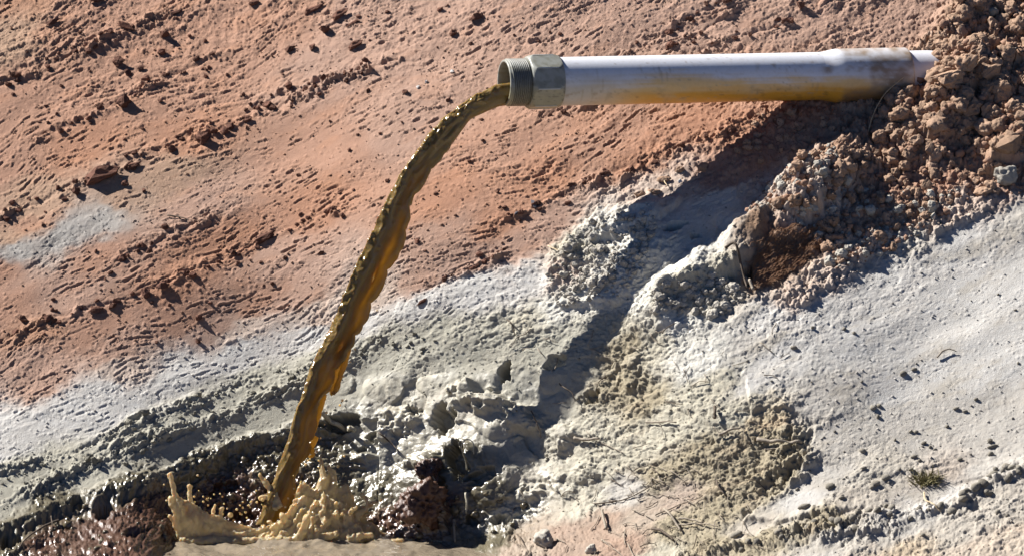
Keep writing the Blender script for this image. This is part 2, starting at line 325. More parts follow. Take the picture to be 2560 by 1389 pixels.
for t in ([(0,1262),(250,1160),(450,1085),(640,1000),(790,950),(900,890)], [(0,1180),(180,1130),(330,1050),(520,990),(640,940)], [(60,1230),(300,1120),(460,1060)]):
    s_, d, sd = polydist(t); g = np.exp(-(d/16.0)**2)
    RGH[s_] += 0.8*g; LMP[s_] += .2*g; N[s_] += -4*np.exp(-(d/6.0)**2)
# broken ridge on the lower right slope
for t in ([(1700,1400),(1850,1365),(2000,1335),(2170,1300),(2300,1285),(2400,1255),(2480,1205),(2570,1165)], [(2060,1350),(2160,1330),(2250,1320)]):
    s_, d, sd = polydist(t); g = np.exp(-(d/16.0)**2)
    LMP[s_] += .5*g; RGH[s_] += .5*g; N[s_] += 3*g
# lip above the wet bank, dropping to the pool
s_, d, sd = polydist([(-200,1385),(0,1320),(150,1262),(300,1222),(470,1180),(530,1150),(560,1118),(640,1092),(740,1070),(830,1060)])
N[s_] += np.where(sd > 0, -24*sst(0, 26, d)*np.exp(-d/160.0), 5*np.exp(-(d/14.0)**2))
# white crust slab with its broken edge
s_, m = polyin([(1858,935),(1872,986),(1876,1032),(1925,1012),(1992,1032),(2038,1062),(2030,1110),(2016,1150),(2004,1182),(1962,1222),(1912,1260),(1850,1305),(1990,1300),(2200,1270),(2800,1050),(2800,700),(2100,800),(1900,860)], 6)
N[s_] += 10*m*sst(870, 960, Y[s_])*sst(2300, 2080, U[s_])
s_, m = polyin([(2170,1200),(2290,1185),(2390,1210),(2520,1165),(2600,1150),(2600,1195),(2440,1235),(2340,1275),(2240,1300),(2225,1270),(2205,1245)], 5); N[s_] -= 2.5*m
# spur of white crust right of the shadow, overhanging a brown hollow
s_, m = polyin([(1640,695),(1720,645),(1800,600),(1862,556),(1915,540),(1908,600),(1868,668),(1780,705),(1720,735),(1650,745)], 12); N[s_] += 16*m
s_, m = polyin([(1650,745),(1730,725),(1800,690),(1872,668),(1890,740),(1820,790),(1700,800)], 22); N[s_] += -14*m
s_, m = polyin([(1905,600),(1985,565),(2062,548),(2085,600),(2030,660),(1960,705),(1900,752),(1866,735),(1872,670)], 9); N[s_] -= 8*m
# crumbling left side of the mound
s_, m = polyin([(1345,705),(1400,610),(1480,560),(1560,510),(1655,505),(1640,640),(1580,740),(1480,760),(1400,770)], 14); N[s_] += 10*m
s_, m = polyin([(1500,520),(1620,480),(1700,500),(1655,545),(1560,575),(1470,610),(1410,640),(1425,590)], 6); N[s_] += 14*m
def bump(u0, y0, ru, ry, ang, h, sharp=1.0):
    pad = 1.8*max(ru, ry)
    i0, i1 = np.searchsorted(UA, [u0-pad, u0+pad]); j0, j1 = np.searchsorted(YA, [y0-pad, y0+pad]); s_ = (slice(j0, j1), slice(i0, i1))
    uu = U[s_]-u0; yy = Y[s_]-y0; a = math.radians(ang)
    w_ = 0.42*perlin(U[s_]/(ru*.7), Y[s_]/(ry*.7+4), 61+int(u0) % 50) + .22*perlin(U[s_]/(ru*.3), Y[s_]/(ry*.3+3), 62) + .12*perlin(U[s_]/9, Y[s_]/8, 63)
    r = np.hypot((uu*math.cos(a)-yy*math.sin(a))/ru, (uu*math.sin(a)+yy*math.cos(a))/ry) + w_
    N[s_] += h*(sst(1.0, 1.0-min(.95, .75/sharp), r))
# hollows
for a in ((1683,568,34,13,8,-45,2.2),(1740,590,16,8,0,-20,2),(1263,928,15,34,-12,-60,2.4),(1112,1050,30,40,-8,-55,2),(848,1055,52,22,8,-55,2.2),(930,1092,20,14,10,-26,2),(905,1120,14,10,0,-18,2),
          (1040,1030,16,18,0,-22,1.5),(690,1215,34,22,0,-26,1.6),(560,1215,36,20,20,-26,1.6),(470,1265,30,20,20,-24,1.8),(260,1265,28,18,20,-26,2),(195,1255,24,16,15,-24,2),(610,1290,36,18,0,-26,2),
          (30,1345,30,20,20,-24,2),(340,1330,34,18,15,-18,1.6),(1145,1150,26,50,10,-45,1.6),(1390,905,38,18,25,-20,1.6),(1480,990,26,18,20,-22,1.8),(1200,1190,50,28,15,-22,1.5),(1870,695,14,22,-20,-30,2),
          (1830,700,10,8,0,-18,2),(1250,1300,26,16,10,-26,1.6),(1180,1300,22,14,0,-26,1.6),(1100,1215,30,22,10,-24,1.5)): bump(*a)
# rounded mud shoulders in the gully
for a in ((1225,1000,58,36,20,34,.9),(1300,1050,70,50,20,30,.8),(1165,985,46,40,30,26,.9),(1010,1050,70,46,10,22,.8),(950,1090,50,30,10,16,.9),(1075,1150,60,36,15,22,.9),(880,1150,70,22,5,16,.9),
          (1090,1285,50,60,-10,40,1),(1395,1090,60,60,20,18,.8),(1430,1200,80,60,20,16,.8),(1310,1240,60,30,15,20,.9),(1580,930,60,70,20,16,.9),(1960,1150,60,50,20,12,.9),(1900,1200,60,24,30,14,1),
          (2450,60,150,110,20,45,.8),(2420,230,190,130,20,70,.8),(2260,300,110,60,20,32,.8),(2350,350,140,50,20,24,.8),(2540,330,120,60,25,34,.8),(2520,395,80,28,20,26,1.4),(2050,510,90,40,25,24,.9),(2120,470,60,26,20,18,1),
          (1975,470,70,26,30,16,1),(2010,545,60,28,25,20,1),(1840,420,60,14,28,8,1.4),(1530,560,50,18,28,10,1.3)): bump(*a)

# relief from noise
N += 10*perlin(U/420, Y/300, 70) + 5*perlin(AL/330, AC/85, 71)
N += RGH*1.6*fbm(AL/210, AC/24, 4, 72)
msk = sst(-.12, .30, fbm(AL/260, AC/110, 3, 82) + .30*(RGH-.7))
pl = fbm(AL/58, AC/15, 5, 76, .62)                                   # torn plates with steep lower edges
N += RGH*msk*(3.0*sst(.03, .08, pl) - 3.4*sst(-.13, -.18, pl) + 3.0*sst(.22, .27, pl))
cr = np.abs(fbm(AL/150, AC/30, 4, 90))                               # cracks along the streaks
N -= (RGH+.25)*5.0*np.exp(-(cr/.012)**2)*sst(.0, .25, fbm(AL/200, AC/140, 2, 95))
def facets(x, y, s, thr):
    """broken chips: every cell a small tilted facet of its own height"""
    w_, rid, dx, dy = worley(x, y, s, True)
    tx = np.modf(rid*17.3)[0]-.5; ty = np.modf(rid*41.7)[0]-.5
    up_ = np.clip((rid-thr)/(1-thr), 0, 1)
    return np.where(rid > thr, .35+.65*up_ + .9*(tx*dx+ty*dy), 0)
jx, jy = 4*perlin(U/17, Y/14, 11), 3*perlin(U/15, Y/12, 12)
dens_r = np.clip(RGH, 0, 1.8)*(.25+.75*msk)*(1-.3*redz)
N += dens_r*(5.0*facets((AL+jx)/30, (AC+jy)/13, 203, .72) + 3.6*facets((AL+jx)/16, (AC+jy)/8, 205, .66) + 2.0*facets((AL+jx)/9, (AC+jy)/5.5, 207, .5))
dsh = fbm(AL/42, AC/6.5, 3, 88, .55); dm = sst(-.15, .25, fbm(AL/190, AC/80, 3, 89))     # short torn grooves along the streaks
dk = redz + .45*white*sst(1900, 1800, U) + .15*white
N -= dk*dm*4.2*sst(.24, .33, dsh)
N += dk*dm*2.0*sst(.20, .25, fbm(AL/42, (AC+4.5)/6.5, 3, 88, .55))
mudf = sst(830, 900, U)*sst(1470, 1400, U)*sst(900, 950, Y)*sst(1300, 1230, Y)            # poured, half dried mud
wm, rid = worley((U+18*perlin(U/60, Y/60, 231))/74, (Y+14*perlin(U/60, Y/60, 232))/58, 233); N += mudf*10*np.sqrt(np.clip(1-(wm/.72)**2, 0, 1))*(rid > .25)
N += mudf*(3.2*perlin(U/30, Y/34, 235) + 1.2*perlin(U/12, Y/15, 236)); RGH *= 1-.6*mudf; LMP *= 1-.55*mudf
pk = fbm(AL/20, AC/9, 3, 86, .6)
N += (RGH*msk+.04)*1.2*pk
dens = np.clip(LMP*1.15-.1, 0, 1.6)
for sc, amp, sd in ((52, 9, 101), (27, 6, 103), (14, 4, 105), (7.5, 2.4, 107)):
    ww, rid = worley((U+.28*sc*perlin(U/(sc*.6), Y/(sc*.6), 7))/sc, (Y+.28*sc*perlin(U/(sc*.6), Y/(sc*.6), 8))/(sc*.8), sd)
    N += dens*amp*np.sqrt(np.clip(1-(ww/(.42+.35*rid))**2, 0, 1))*(rid > (.3 if sc < 40 else .55))
N += dens*(8.5*facets((U+jx)/21, (Y+jy)/15, 213, .5) + 4.5*facets((U+jx)/9, (Y+jy)/7.5, 215, .4))
ww, rid = worley(U/13, Y/10, 109)                                     # scattered grit
on = (rid > .80 - .12*np.clip(RGH, 0, 1))
N += on*np.clip(.25+.5*RGH, 0, 1)*4.2*np.sqrt(np.clip(1-(ww/.34)**2, 0, 1))
N += 1.1*fbm(U/10, Y/7.5, 3, 112, .75)*(0.15+RGH*.3+LMP*1.1)
wb, rid = worley(U/13.5, Y/12, 115)                                   # glistening beads of wet mud
wetb = sst(.5, .8, WET)*(1-.6*sst(800, 900, U))
N += wetb*4.0*np.sqrt(np.clip(1-(wb/.55)**2, 0, 1))
wb, rid = worley(U/30, Y/24, 117); N += wetb*7*np.sqrt(np.clip(1-(wb/.6)**2, 0, 1))*(rid > .4)
# keep the broad form of the gully as laid out: take the mean of the relief away again
def blur(a, n):
    for ax in (0, 1):
        c = np.cumsum(np.pad(a, [(n+1, n) if k == ax else (0, 0) for k in (0, 1)], 'edge'), axis=ax, dtype=np.float64)
        a = (np.take(c, range(2*n+1, c.shape[ax]), ax) - np.take(c, range(0, c.shape[ax]-2*n-1), ax))/(2*n+1)
    return a
keep = sst(1180, 1320, U)*sst(2080, 1900, U)*sst(380, 440, Y)*sst(1330, 1240, Y)
N -= keep*blur(blur(N, 22), 22)
# ridge of crust and clods along the right side of the gully
crest = [(2190,372),(2120,398),(2050,432),(1975,486),(1915,545),(1850,612),(1760,668),(1690,720),(1640,760)]
s_, d, sd = polydist(crest, 240)
prof = np.where(sd < 0, np.exp(-(d/85.0)**2), np.exp(-(d/42.0)**2))
N[s_] += (50+18*sst(1880, 2050, U[s_]))*prof*sst(2230, 2080, U[s_])*(.85+.35*perlin(U[s_]/70, Y[s_]/70, 241))
fade = sst(-1200, -40, U)*sst(3800, 2600, U)*sst(-1000, -40, Y)*sst(2200, 1430, Y)
N *= (.3+.7*fade)
G = B0 + NB*(N*.001)[..., None]
gu = np.gradient(G, axis=1); gy_ = np.gradient(G, axis=0); NG = np.cross(gy_, gu); NG /= np.linalg.norm(NG, axis=-1, keepdims=True)
# raised grit keeps its own paler / darker clay colour
WET = np.maximum(WET, mudf*(.30+.35*perlin(U/50, Y/40, 237)))
pt = fbm(AL/90, AC/30, 4, 120); ALB *= (1 + .16*pt)[..., None]
org = sst(.12, .4, fbm(AL/160, AC/45, 4, 125))*np.clip((ALB[..., 0]-ALB[..., 2])/.25-.4, 0, 1)
ALB = ALB*(1-.35*org[..., None]) + .35*org[..., None]*np.array([.50, .25, .14])
dust = sst(.1, .45, fbm(U/120+3, Y/60, 4, 127))*sst(.5, 1.2, LMP)
ALB = ALB*(1-.3*dust[..., None]) + .3*dust[..., None]*np.array([.50, .45, .38])
blot = sst(.02, .4, fbm(AL/210, AC/70, 5, 128, .6))*white*sst(1700, 1900, U); ALB = ALB*(1-.5*blot[..., None]) + .5*blot[..., None]*np.array([.44, .39, .31])
me = mesh_np('hillside', G.reshape(-1, 3), grid_faces(NY, NU)[:, ::-1])
ALB *= .78
set_attr(me, 'albedo', np.clip(ALB, .01, .85).reshape(-1, 3)); set_attr(me, 'wet', WET.reshape(-1))
mat_soil = soil_material('soil')
hill = tag(link('hillside', me, mat_soil), kind='structure')

def cell(u, y):
    fi = np.interp(u, UA, np.arange(NU)); fj = np.interp(y, YA, np.arange(NY))
    i = int(min(fi, NU-2)); j = int(min(fj, NY-2)); return i, j, fi-i, fj-j
def surf(u, y, off=0.0, base=False):
    i, j, a, b = cell(u, y); A = B0 if base else G
    p = (A[j, i]*(1-a)+A[j, i+1]*a)*(1-b) + (A[j+1, i]*(1-a)+A[j+1, i+1]*a)*b
    n = NB[j, i]
    return Vector(p + n*off*.001), Vector(n)
def albedo_at(u, y):
    i, j, a, b = cell(u, y); return ALB[j, i]

# ------------------------------------------------------------------ pool
def water_material(name, col, sss, radius, rough=0.06, bump=None, thin=False):
    m = M(name); geo = m.n('NewGeometry')
    n = m.noise(45, 4, .6, geo.outputs['Position'])
    c = m.mix(m.ramp(n.outputs[0], .3, .7, 0, .6), col, tuple(x*.72 for x in col))
    m.l(c, m.p.inputs['Base Color'])
    m.p.inputs['Roughness'].default_value = rough; m.p.inputs['IOR'].default_value = 1.34
    m.p.inputs['Subsurface Weight'].default_value = sss; m.p.inputs['Subsurface Radius'].default_value = radius; m.p.inputs['Subsurface Scale'].default_value = 1.0
    if bump: nb = m.noise(bump[0], 3, .6, geo.outputs['Position']); m.bump(nb.outputs[0], bump[1], bump[2])
    if thin:                                              # thin water lets the sun through
        if thin is True: a = m.n('Attribute', attribute_name='thin')
        else: a = None
        tr = m.n('BsdfTranslucent'); tr.inputs[0].default_value = (.72, .47, .11, 1)
        mx = m.n('MixShader')
        if a: m.l(m.ramp(a.outputs['Fac'], 0, 1, 0, .62), mx.inputs[0])
        else: mx.inputs[0].default_value = thin; tr.inputs[0].default_value = (.80, .68, .43, 1)
        m.l(m.p.outputs[0], mx.inputs[1]); m.l(tr.outputs[0], mx.inputs[2])
        m.l(mx.outputs[0], m.t.nodes['Material Output'].inputs[0])
    return m.m
mat_pool = water_material('pool_water', (.22, .18, .13), 0, (0, 0, 0), .06, (60, .6, .006))
mat_jet = water_material('jet_water', (.21, .14, .05), 1.0, (.006, .003, .0008), .17, (70, .2, .004), True)
mat_splash = water_material('splash_water', (.60, .50, .33), 1.0, (.012, .008, .004), .12, (150, .35, .003), .38)
def on_pool(u, y, z=0.0):
    r = P3(u, y, 0) - CAM; t = (z-CAM[2])/r[2]; return Vector(CAM + r*t)
sx, sy = on_pool(760, 1338).x, on_pool(760, 1338).y
xs = np.concatenate([np.linspace(-5, -1.9, 20)[:-1], np.linspace(-1.9, .35, 420), np.linspace(.36, 5, 30)]); ys = np.concatenate([np.linspace(sy-7, sy-2.2, 20)[:-1], np.linspace(sy-2.2, sy-.6, 40)[:-1], np.linspace(sy-.6, sy+.35, 170)])
XX, YY = np.meshgrid(xs, ys); rr = np.hypot(XX-sx, (YY-sy))
ZZ = .0090*np.sin(rr*62 + 3*perlin(XX*5, YY*5, 130))*np.exp(-rr*3.5) + .010*fbm(XX*9, YY*5, 5, 131, .6)*(0.4+np.exp(-rr*3)) + .016*np.clip(fbm(XX*22, YY*12, 3, 135), 0, 1)*np.exp(-(rr/.36)**2) + .004*fbm(XX*30, YY*14, 3, 137)
pm = mesh_np('muddy_pool', np.stack([XX, YY, ZZ], -1).reshape(-1, 3), grid_faces(len(ys), len(xs)))
tag(link('muddy_pool', pm, mat_pool), kind='structure')

# ------------------------------------------------------------------ the pipe
M0 = P3(1260, 207, 0); M1 = P3(2330, 185, 348)
E1 = (M1-M0)/np.linalg.norm(M1-M0); E3 = np.array([0, 0, 1.]); E3 = E3 - E1*(E3@E1); E3 /= np.linalg.norm(E3); E2 = np.cross(E3, E1)
if E2 @ FW > 0: E2 = -E2
E2 = E2/np.linalg.norm(E2)                      # towards the camera
AXL = np.linalg.norm(M1-M0)*1000
S_OF = lambda u: (u-1260)*AXL/1070.0
PIPE_ROT = Matrix(((E1[0], E2[0], E3[0]), (E1[1], E2[1], E3[1]), (E1[2], E2[2], E3[2])))
pipe = bpy.data.objects.new('drain_pipe', None); COL.objects.link(pipe); pipe.empty_display_size = .1
pipe.matrix_world = Matrix.Translation(Vector(M0)) @ PIPE_ROT.to_4x4()
tag(pipe, 'white plastic pipe with orange stains jutting from the dirt bank above the gully', 'pipe')
def lathe(name, prof, seg, mat, parent, colour=None, radial=None, smooth=True, rot0=0.0):
    """prof: list of (s, r) along the axis in mm; angle 0 is the top, 90 faces the camera"""
    prof = np.array(prof, float); ph = np.arange(seg)*2*np.pi/seg + rot0
    s = prof[:, 0][:, None]*np.ones(seg); r = prof[:, 1][:, None]*np.ones(seg)
    if radial is not None: s, r = radial(s, r, ph[None, :]*np.ones((len(prof), 1)))
    co = np.stack([s, r*np.sin(ph), r*np.cos(ph)], -1)*.001
    me = mesh_np(name, co.reshape(-1, 3), grid_faces(len(prof), seg, True), smooth)
    if colour is not None: set_attr(me, 'albedo', colour(s, ph[None, :]*np.ones_like(s)).reshape(-1, 3))
    o = link(name, me, mat, parent); return o
def plastic(name, rough=.38, attr=True, col=None, bump=(220, .12, .001)):
    m = M(name); geo = m.n('NewGeometry'); n = m.noise(120, 4, .6, geo.outputs['Position'])
    if attr: a = m.n('Attribute', attribute_name='albedo'); c = a.outputs['Color']
    else: rgb = m.n('RGB'); rgb.outputs[0].default_value = (*col, 1); c = rgb.outputs[0]
    c = m.mix(m.ramp(n.outputs[0], .45, .75, 0, .3), c, (.75, .7, .64), 'MULTIPLY')
    m.l(c, m.p.inputs['Base Color']); m.p.inputs['Roughness'].default_value = rough
    nb = m.noise(bump[0], 3, .6, geo.outputs['Position']); m.bump(nb.outputs[0], bump[1], bump[2])
    return m.m
mat_pipe = plastic('stained_plastic'); mat_adapter = plastic('grey_adapter_plastic', .42, True, None, (160, .3, .0015))
def pipe_colour(s, ph):
    f = np.cos(ph); u = 1260 + s*1070.0/AXL; v = np.sin(ph)
    c = np.ones(s.shape+(3,))*np.array([.78, .79, .83])
    n1 = fbm(s/120, f*1.6+5, 5, 140); n2 = fbm(s/34, f*4+9, 4, 145); n3 = fbm(s/420, f*9+2, 4, 148)
    def lay(mask, col, a):
        k = (np.clip(mask, 0, 1)*a)[..., None]; return c*(1-k) + k*np.array(col)
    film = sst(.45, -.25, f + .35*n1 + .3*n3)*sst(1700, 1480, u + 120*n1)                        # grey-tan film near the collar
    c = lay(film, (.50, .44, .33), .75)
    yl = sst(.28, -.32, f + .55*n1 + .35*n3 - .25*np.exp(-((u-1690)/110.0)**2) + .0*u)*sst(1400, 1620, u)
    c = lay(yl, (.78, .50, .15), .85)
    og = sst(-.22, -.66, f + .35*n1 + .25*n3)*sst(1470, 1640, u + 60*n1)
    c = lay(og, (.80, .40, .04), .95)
    tan = sst(.5, .0, f + .4*n3)*sst(.1, .35, n1+n2*.5)*sst(1560, 1700, u)*sst(1960, 1800, u)
    c = lay(tan, (.58, .45, .27), .5)
    spot = sst(.2, .45, n2 + .3*n1)*sst(-.1, -.55, f)
    c = lay(spot, (.28, .16, .05), .45)
    sm = np.exp(-((u-2045)/13.0)**2)*sst(.75, .45, f)*sst(.1, .3, f)*(v > 0)*sst(-.3, .1, n2); c = lay(sm, (.35, .24, .15), .8)
    sm = np.exp(-((u-1995)/40.0)**2)*np.exp(-((f-.62)/.08)**2)*sst(-.2, .2, n2)*(v > 0); c = lay(sm, (.42, .31, .22), .6)
    sp = sst(.30, .42, fbm(s/11, ph*9, 3, 155))*sst(-.1, .3, fbm(s/160, ph*2, 3, 157)); c = lay(sp, (.33, .25, .18), .55)          # spatter
    dr = sst(.22, .34, fbm(s/7, f*.9+3, 2, 158))*sst(.1, .35, fbm(s/90, f+8, 3, 159))*sst(.8, .4, f); c = lay(dr, (.40, .31, .2), .4)   # dried drips
    scr = np.exp(-(fbm(s/260, ph*14, 2, 153)/.012)**2)*sst(.1, .3, fbm(s/120, ph*3, 2, 154)); c = lay(scr, (.45, .43, .42), .5)
    bell = sst(2078, 2098, u + 8*n2); front = sst(2135, 2160, u+14*n1) + sst(.72, .82, f) + sst(-.25, -.5, f)
    c = lay(bell*np.clip(front, .25, 1)*np.clip(.72+.9*n2+.5*n1, .25, 1), (.36, .275, .20), .95); c = lay(bell*sst(.15, .4, n1+.6*n2), (.32, .215, .13), .45)
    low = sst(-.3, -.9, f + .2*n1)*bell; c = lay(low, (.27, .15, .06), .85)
    return c*.80
S_b0, S_b1 = S_OF(1388), S_OF(2042)
bar = [(S_b0-20, 60.5), (S_b0-20, 61)] + [(x, 61) for x in np.linspace(S_b0, S_b1, 150)]
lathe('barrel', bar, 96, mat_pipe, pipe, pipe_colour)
bs = np.linspace(0, 1, 16); b1, b2, b3 = S_b1, S_OF(2092), S_OF(2262)
bell = [(b1+.01, 61.0)] + [(b1 + (b2-b1)*x, 61.2 + 7.6*x*x*(3-2*x)) for x in bs[1:]] + [(x, 68.8) for x in np.linspace(b2+4, b3-4, 60)] + [(b3-1.5, 68.2), (b3, 66.8), (b3, 62.5), (b3-40, 61.6)]
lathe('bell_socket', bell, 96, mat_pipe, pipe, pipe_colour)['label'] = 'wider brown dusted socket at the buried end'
lathe('buried_pipe', [(x, 60.3) for x in np.linspace(b3-38, S_OF(2460), 30)], 80, plastic('clean_plastic', .35, False, (.62, .62, .66)), pipe)
def ad_colour(s, ph):
    f = np.cos(ph); n1 = fbm(s/22, ph*3, 4, 150); n2 = fbm(s/9, ph*8, 3, 152)
    c = np.ones(s.shape+(3,))*np.array([.25, .255, .225])
    k = (sst(-.1, .3, n1)*.75)[..., None]; c = c*(1-k) + k*np.array([.17, .165, .125])
    k = (sst(.15, -.6, f + .5*n1)*.75)[..., None]; c = c*(1-k) + k*np.array([.27, .235, .13])
    k = (sst(.22, .42, n2)*sst(.5, -.4, f)*.8)[..., None]; c = c*(1-k) + k*np.array([.08, .07, .05])
    return c
def thread_colour(s, ph):
    c = ad_colour(s, ph); k = (sst(8, 14, s)*.55)[..., None]
    return c*(1-k) + k*np.array([.06, .06, .055])
ad = bpy.data.objects.new('threaded_adapter', None); COL.objects.link(ad); ad.parent = pipe
# flow: bore, rim, thread
def spiral(s, r, ph):
    k = ((s-7) % 4.9)/4.9
    t = ((s - 4.9*ph/(2*np.pi)) % 4.9)/4.9
    tri = 1-np.abs(2*t-1)
    return s, np.where((r > 57.5) & (s > 7) & (s < 53), r + 3.2*(sst(.1, .7, tri)-.6), r)
thr = [(430, 50), (200, 50), (60, 50), (10, 50.2), (1.5, 50.8), (0, 52), (0, 55.5), (1, 57), (3, 57.4), (6, 57.45)] + [(x, 58.6) for x in np.arange(7.2, 53, .7)] + [(53.5, 56.5), (58, 56.4)]
lathe('thread', thr, 96, mat_adapter, ad, thread_colour, spiral)['label'] = 'open threaded mouth'
def octa(s, r, ph):
    a = (ph - math.radians(9)) % (math.pi/4) - math.pi/8
    R = 70.5*math.cos(math.pi/8)/np.cos(a); R = np.minimum(R, 70.2)
    return s, np.where(r >= 70, R, np.where(r >= 66, np.minimum(R, r), r))
hx = [(57.5, 56), (57.6, 60), (58, 62.2), (60, 64), (64, 67), (67.5, 69), (68.5, 70)] + [(x, 70) for x in np.linspace(70, 128, 12)] + [(131, 69.2), (134, 67.8), (139, 66.6), (141.5, 64.8), (142, 61.2)]
lathe('hex_collar', hx, 160, mat_adapter, ad, ad_colour, octa)['label'] = 'grey collar with flat faces behind the thread'
for k in range(8):                                # raised mould ribs on the collar's corners
    a = math.radians(9) + k*math.pi/4
    bm = bmesh.new(); bmesh.ops.create_cube(bm, size=1)
    for v in bm.verts: v.co = Vector((.098 + v.co.x*.056, v.co.y*.0028, .0700 + v.co.z*.0016))
    bm.transform(Matrix.Rotation(-a, 4, 'X')); me = bpy.data.meshes.new('collar_rib'); bm.to_mesh(me); bm.free()
    set_attr(me, 'albedo', np.tile([.40, .41, .38], (8, 1))); link('collar_rib', me, mat_adapter, ad)

# ------------------------------------------------------------------ the falling water
def spline(pts, n):
    pts = np.array(pts, float); t = np.r_[0, np.cumsum(np.linalg.norm(np.diff(pts, axis=0), axis=1))]; q = np.linspace(0, t[-1], n)
    r = np.stack([np.interp(q, t, pts[:, k]) for k in range(pts.shape[1])], -1)
    for _ in range(int(n/len(pts)*.6)): r[1:-1] = .25*r[:-2] + .5*r[1:-1] + .25*r[2:]
    return r
LEFT = [(1300,205),(1268,207),(1238,214),(1180,240),(1110,292),(1060,350),(1010,420),(970,490),(935,570),(900,640),(866,720),(838,790),(805,860),(774,920),(758,980),(735,1035),(716,1110),(688,1185),(660,1260),(640,1310)]
RIGHT = [(1300,262),(1275,263),(1245,267),(1176,298),(1138,350),(1098,402),(1056,456),(1030,500),(1020,560),(1010,602),(968,682),(926,770),(882,860),(850,905),(826,962),(796,1016),(784,1070),(780,1108),(750,1165),(732,1240),(720,1310)]
NR, NSG = 620, 96
Lc = spline(LEFT, NR); Rc = spline(RIGHT, NR)
tt = np.linspace(0, 1, NR)
ctr = (Lc+Rc)/2; wid = np.linalg.norm(Rc-Lc, axis=1); arc = np.r_[0, np.cumsum(np.linalg.norm(np.diff(ctr, axis=0), axis=1))]
side = (Rc-Lc)/wid[:, None]
ph = np.arange(NSG)*2*np.pi/NSG
q = np.cos(ph)[None, :]*np.ones((NR, 1))                 # -1 left edge .. 1 right edge
fb = np.sin(ph)[None, :]                                  # + towards the camera
af = arc[:, None]*np.ones((1, NSG))
sheet = sst(.12, .36, tt)[:, None]                       # lower down the jet spreads into a sheet with a rope on its left
thick = (1-sheet)*20 + sheet*(6 + 11*np.exp(-((q+.55)/.42)**2) + 5*np.exp(-((q-.8)/.2)**2))
thick = thick*(1-.25*tt[:, None])
edge = 12*(np.abs(np.sin(af/31.0 + 1.2*perlin(af/90, af*0, 160)))**.7 - .5)*sst(.1, .25, tt)[:, None]*(1+.5*perlin(af/130, af*0+4, 161)) + 5*perlin(af/26, af*0+2, 163)*sst(.08, .2, tt)[:, None]
ledge = 3*perlin(af/40, af*0+7, 164)
half = (wid/2)[:, None]*np.ones((1, NSG))
lat = q*half + edge*sst(.45, 1.0, q) + ledge*sst(-.4, -1, q)
dep = -np.sign(fb)*np.abs(fb)**.8*thick
rip = sst(.03, .12, tt)[:, None]
dep = dep + rip*np.sign(-fb)*np.abs(fb)**.5*(4.5*perlin(af/75+q*.3, q*1.9+3, 166) + 4.0*perlin(af/130, q*1.4+9, 167) + 2.2*perlin(af/30+q*.5, q*2.6+5, 168))
bead = (2.0*perlin(af/17, q*3.0+5, 191) + .9*perlin(af/7, q*5+5, 192))*sst(-.1, -.6, q)*sst(.02, .08, tt)[:, None]; lat = lat - bead*.8; dep = dep*(1 + bead/18)
u0_ = ctr[:, 0][:, None] + side[:, 0][:, None]*lat; y0_ = ctr[:, 1][:, None] + side[:, 1][:, None]*lat
RJ = random.Random(12); BEADS = [(1122,294,9),(1108,304,9),(1078,346,8),(1060,362,7),(1046,380,9),(1034,400,7),(1020,424,7),(1006,446,7),(964,512,8),(958,528,8),(930,584,9),(922,600,8),(886,676,9),(876,694,9),(846,768,8),(1250,222,7),(1190,246,6),(1150,275,7),(764,960,7),(756,985,6),(728,1140,8),(780,920,6),(812,850,6),(990,470,7),(900,645,6)]
for k in range(34):
    t_ = RJ.uniform(.05, .85); i_ = int(t_*(NR-1)); f_ = RJ.uniform(.08, .6); BEADS.append((Lc[i_, 0]*(1-f_) + Rc[i_, 0]*f_, Lc[i_, 1]*(1-f_) + Rc[i_, 1]*f_, RJ.uniform(4, 7)))
for (a_, b_, r_) in BEADS:
    g_ = np.exp(-((u0_-a_)**2 + (y0_-b_)**2)/(r_*.8)**2)*(fb > -.2); am_ = .7 if r_ > 7 else .45; dep = dep - am_*r_*g_; lat = lat - .22*r_*g_*(q < -.3)
cd = -.325*(1262-ctr[:, 0])
uu = ctr[:, 0][:, None] + side[:, 0][:, None]*lat; yy = ctr[:, 1][:, None] + side[:, 1][:, None]*lat
dd = cd[:, None] + dep + .18*lat
jc = P3(uu, yy, dd).reshape(-1, 3)
jf = grid_faces(NR, NSG, True)
jme = mesh_np('water_jet', jc, jf); set_attr(jme, 'thin', (np.clip(1-np.abs(dep)/np.maximum(np.abs(np.sin(ph))[None, :]**.8, .25)/17, 0, 1)*sst(-.7, .05, q + .35*perlin(af/70, q*2, 190))*(.35+.65*sheet)).reshape(-1))
jet = tag(link('water_jet', jme, mat_jet), "murky brown water pouring in an arc from the pipe's threaded mouth", 'water jet')
# strands torn from its right edge
def tube_np(pts, rad, seg=12):
    pts = np.array(pts, float); rad = np.array(rad, float); t = np.gradient(pts, axis=0); t /= np.linalg.norm(t, axis=1, keepdims=True)
    ref = np.array([.3, -1, .2]); a = np.cross(t, ref); a /= np.linalg.norm(a, axis=1, keepdims=True); b = np.cross(t, a)
    p = np.arange(seg)*2*np.pi/seg
    co = pts[:, None] + rad[:, None, None]*(np.cos(p)[None, :, None]*a[:, None] + np.sin(p)[None, :, None]*b[:, None])
    co = np.concatenate([co.reshape(-1, 3), pts[:1], pts[-1:]]); n = len(pts)
    f = [tuple(r) for r in grid_faces(n, seg, True)]; i0 = n*seg; 
    f += [(i0, (k+1) % seg, k, k) for k in range(seg)] ; f += [(i0+1, (n-1)*seg+k, (n-1)*seg+(k+1) % seg, (n-1)*seg+(k+1) % seg) for k in range(seg)]
    return co, f
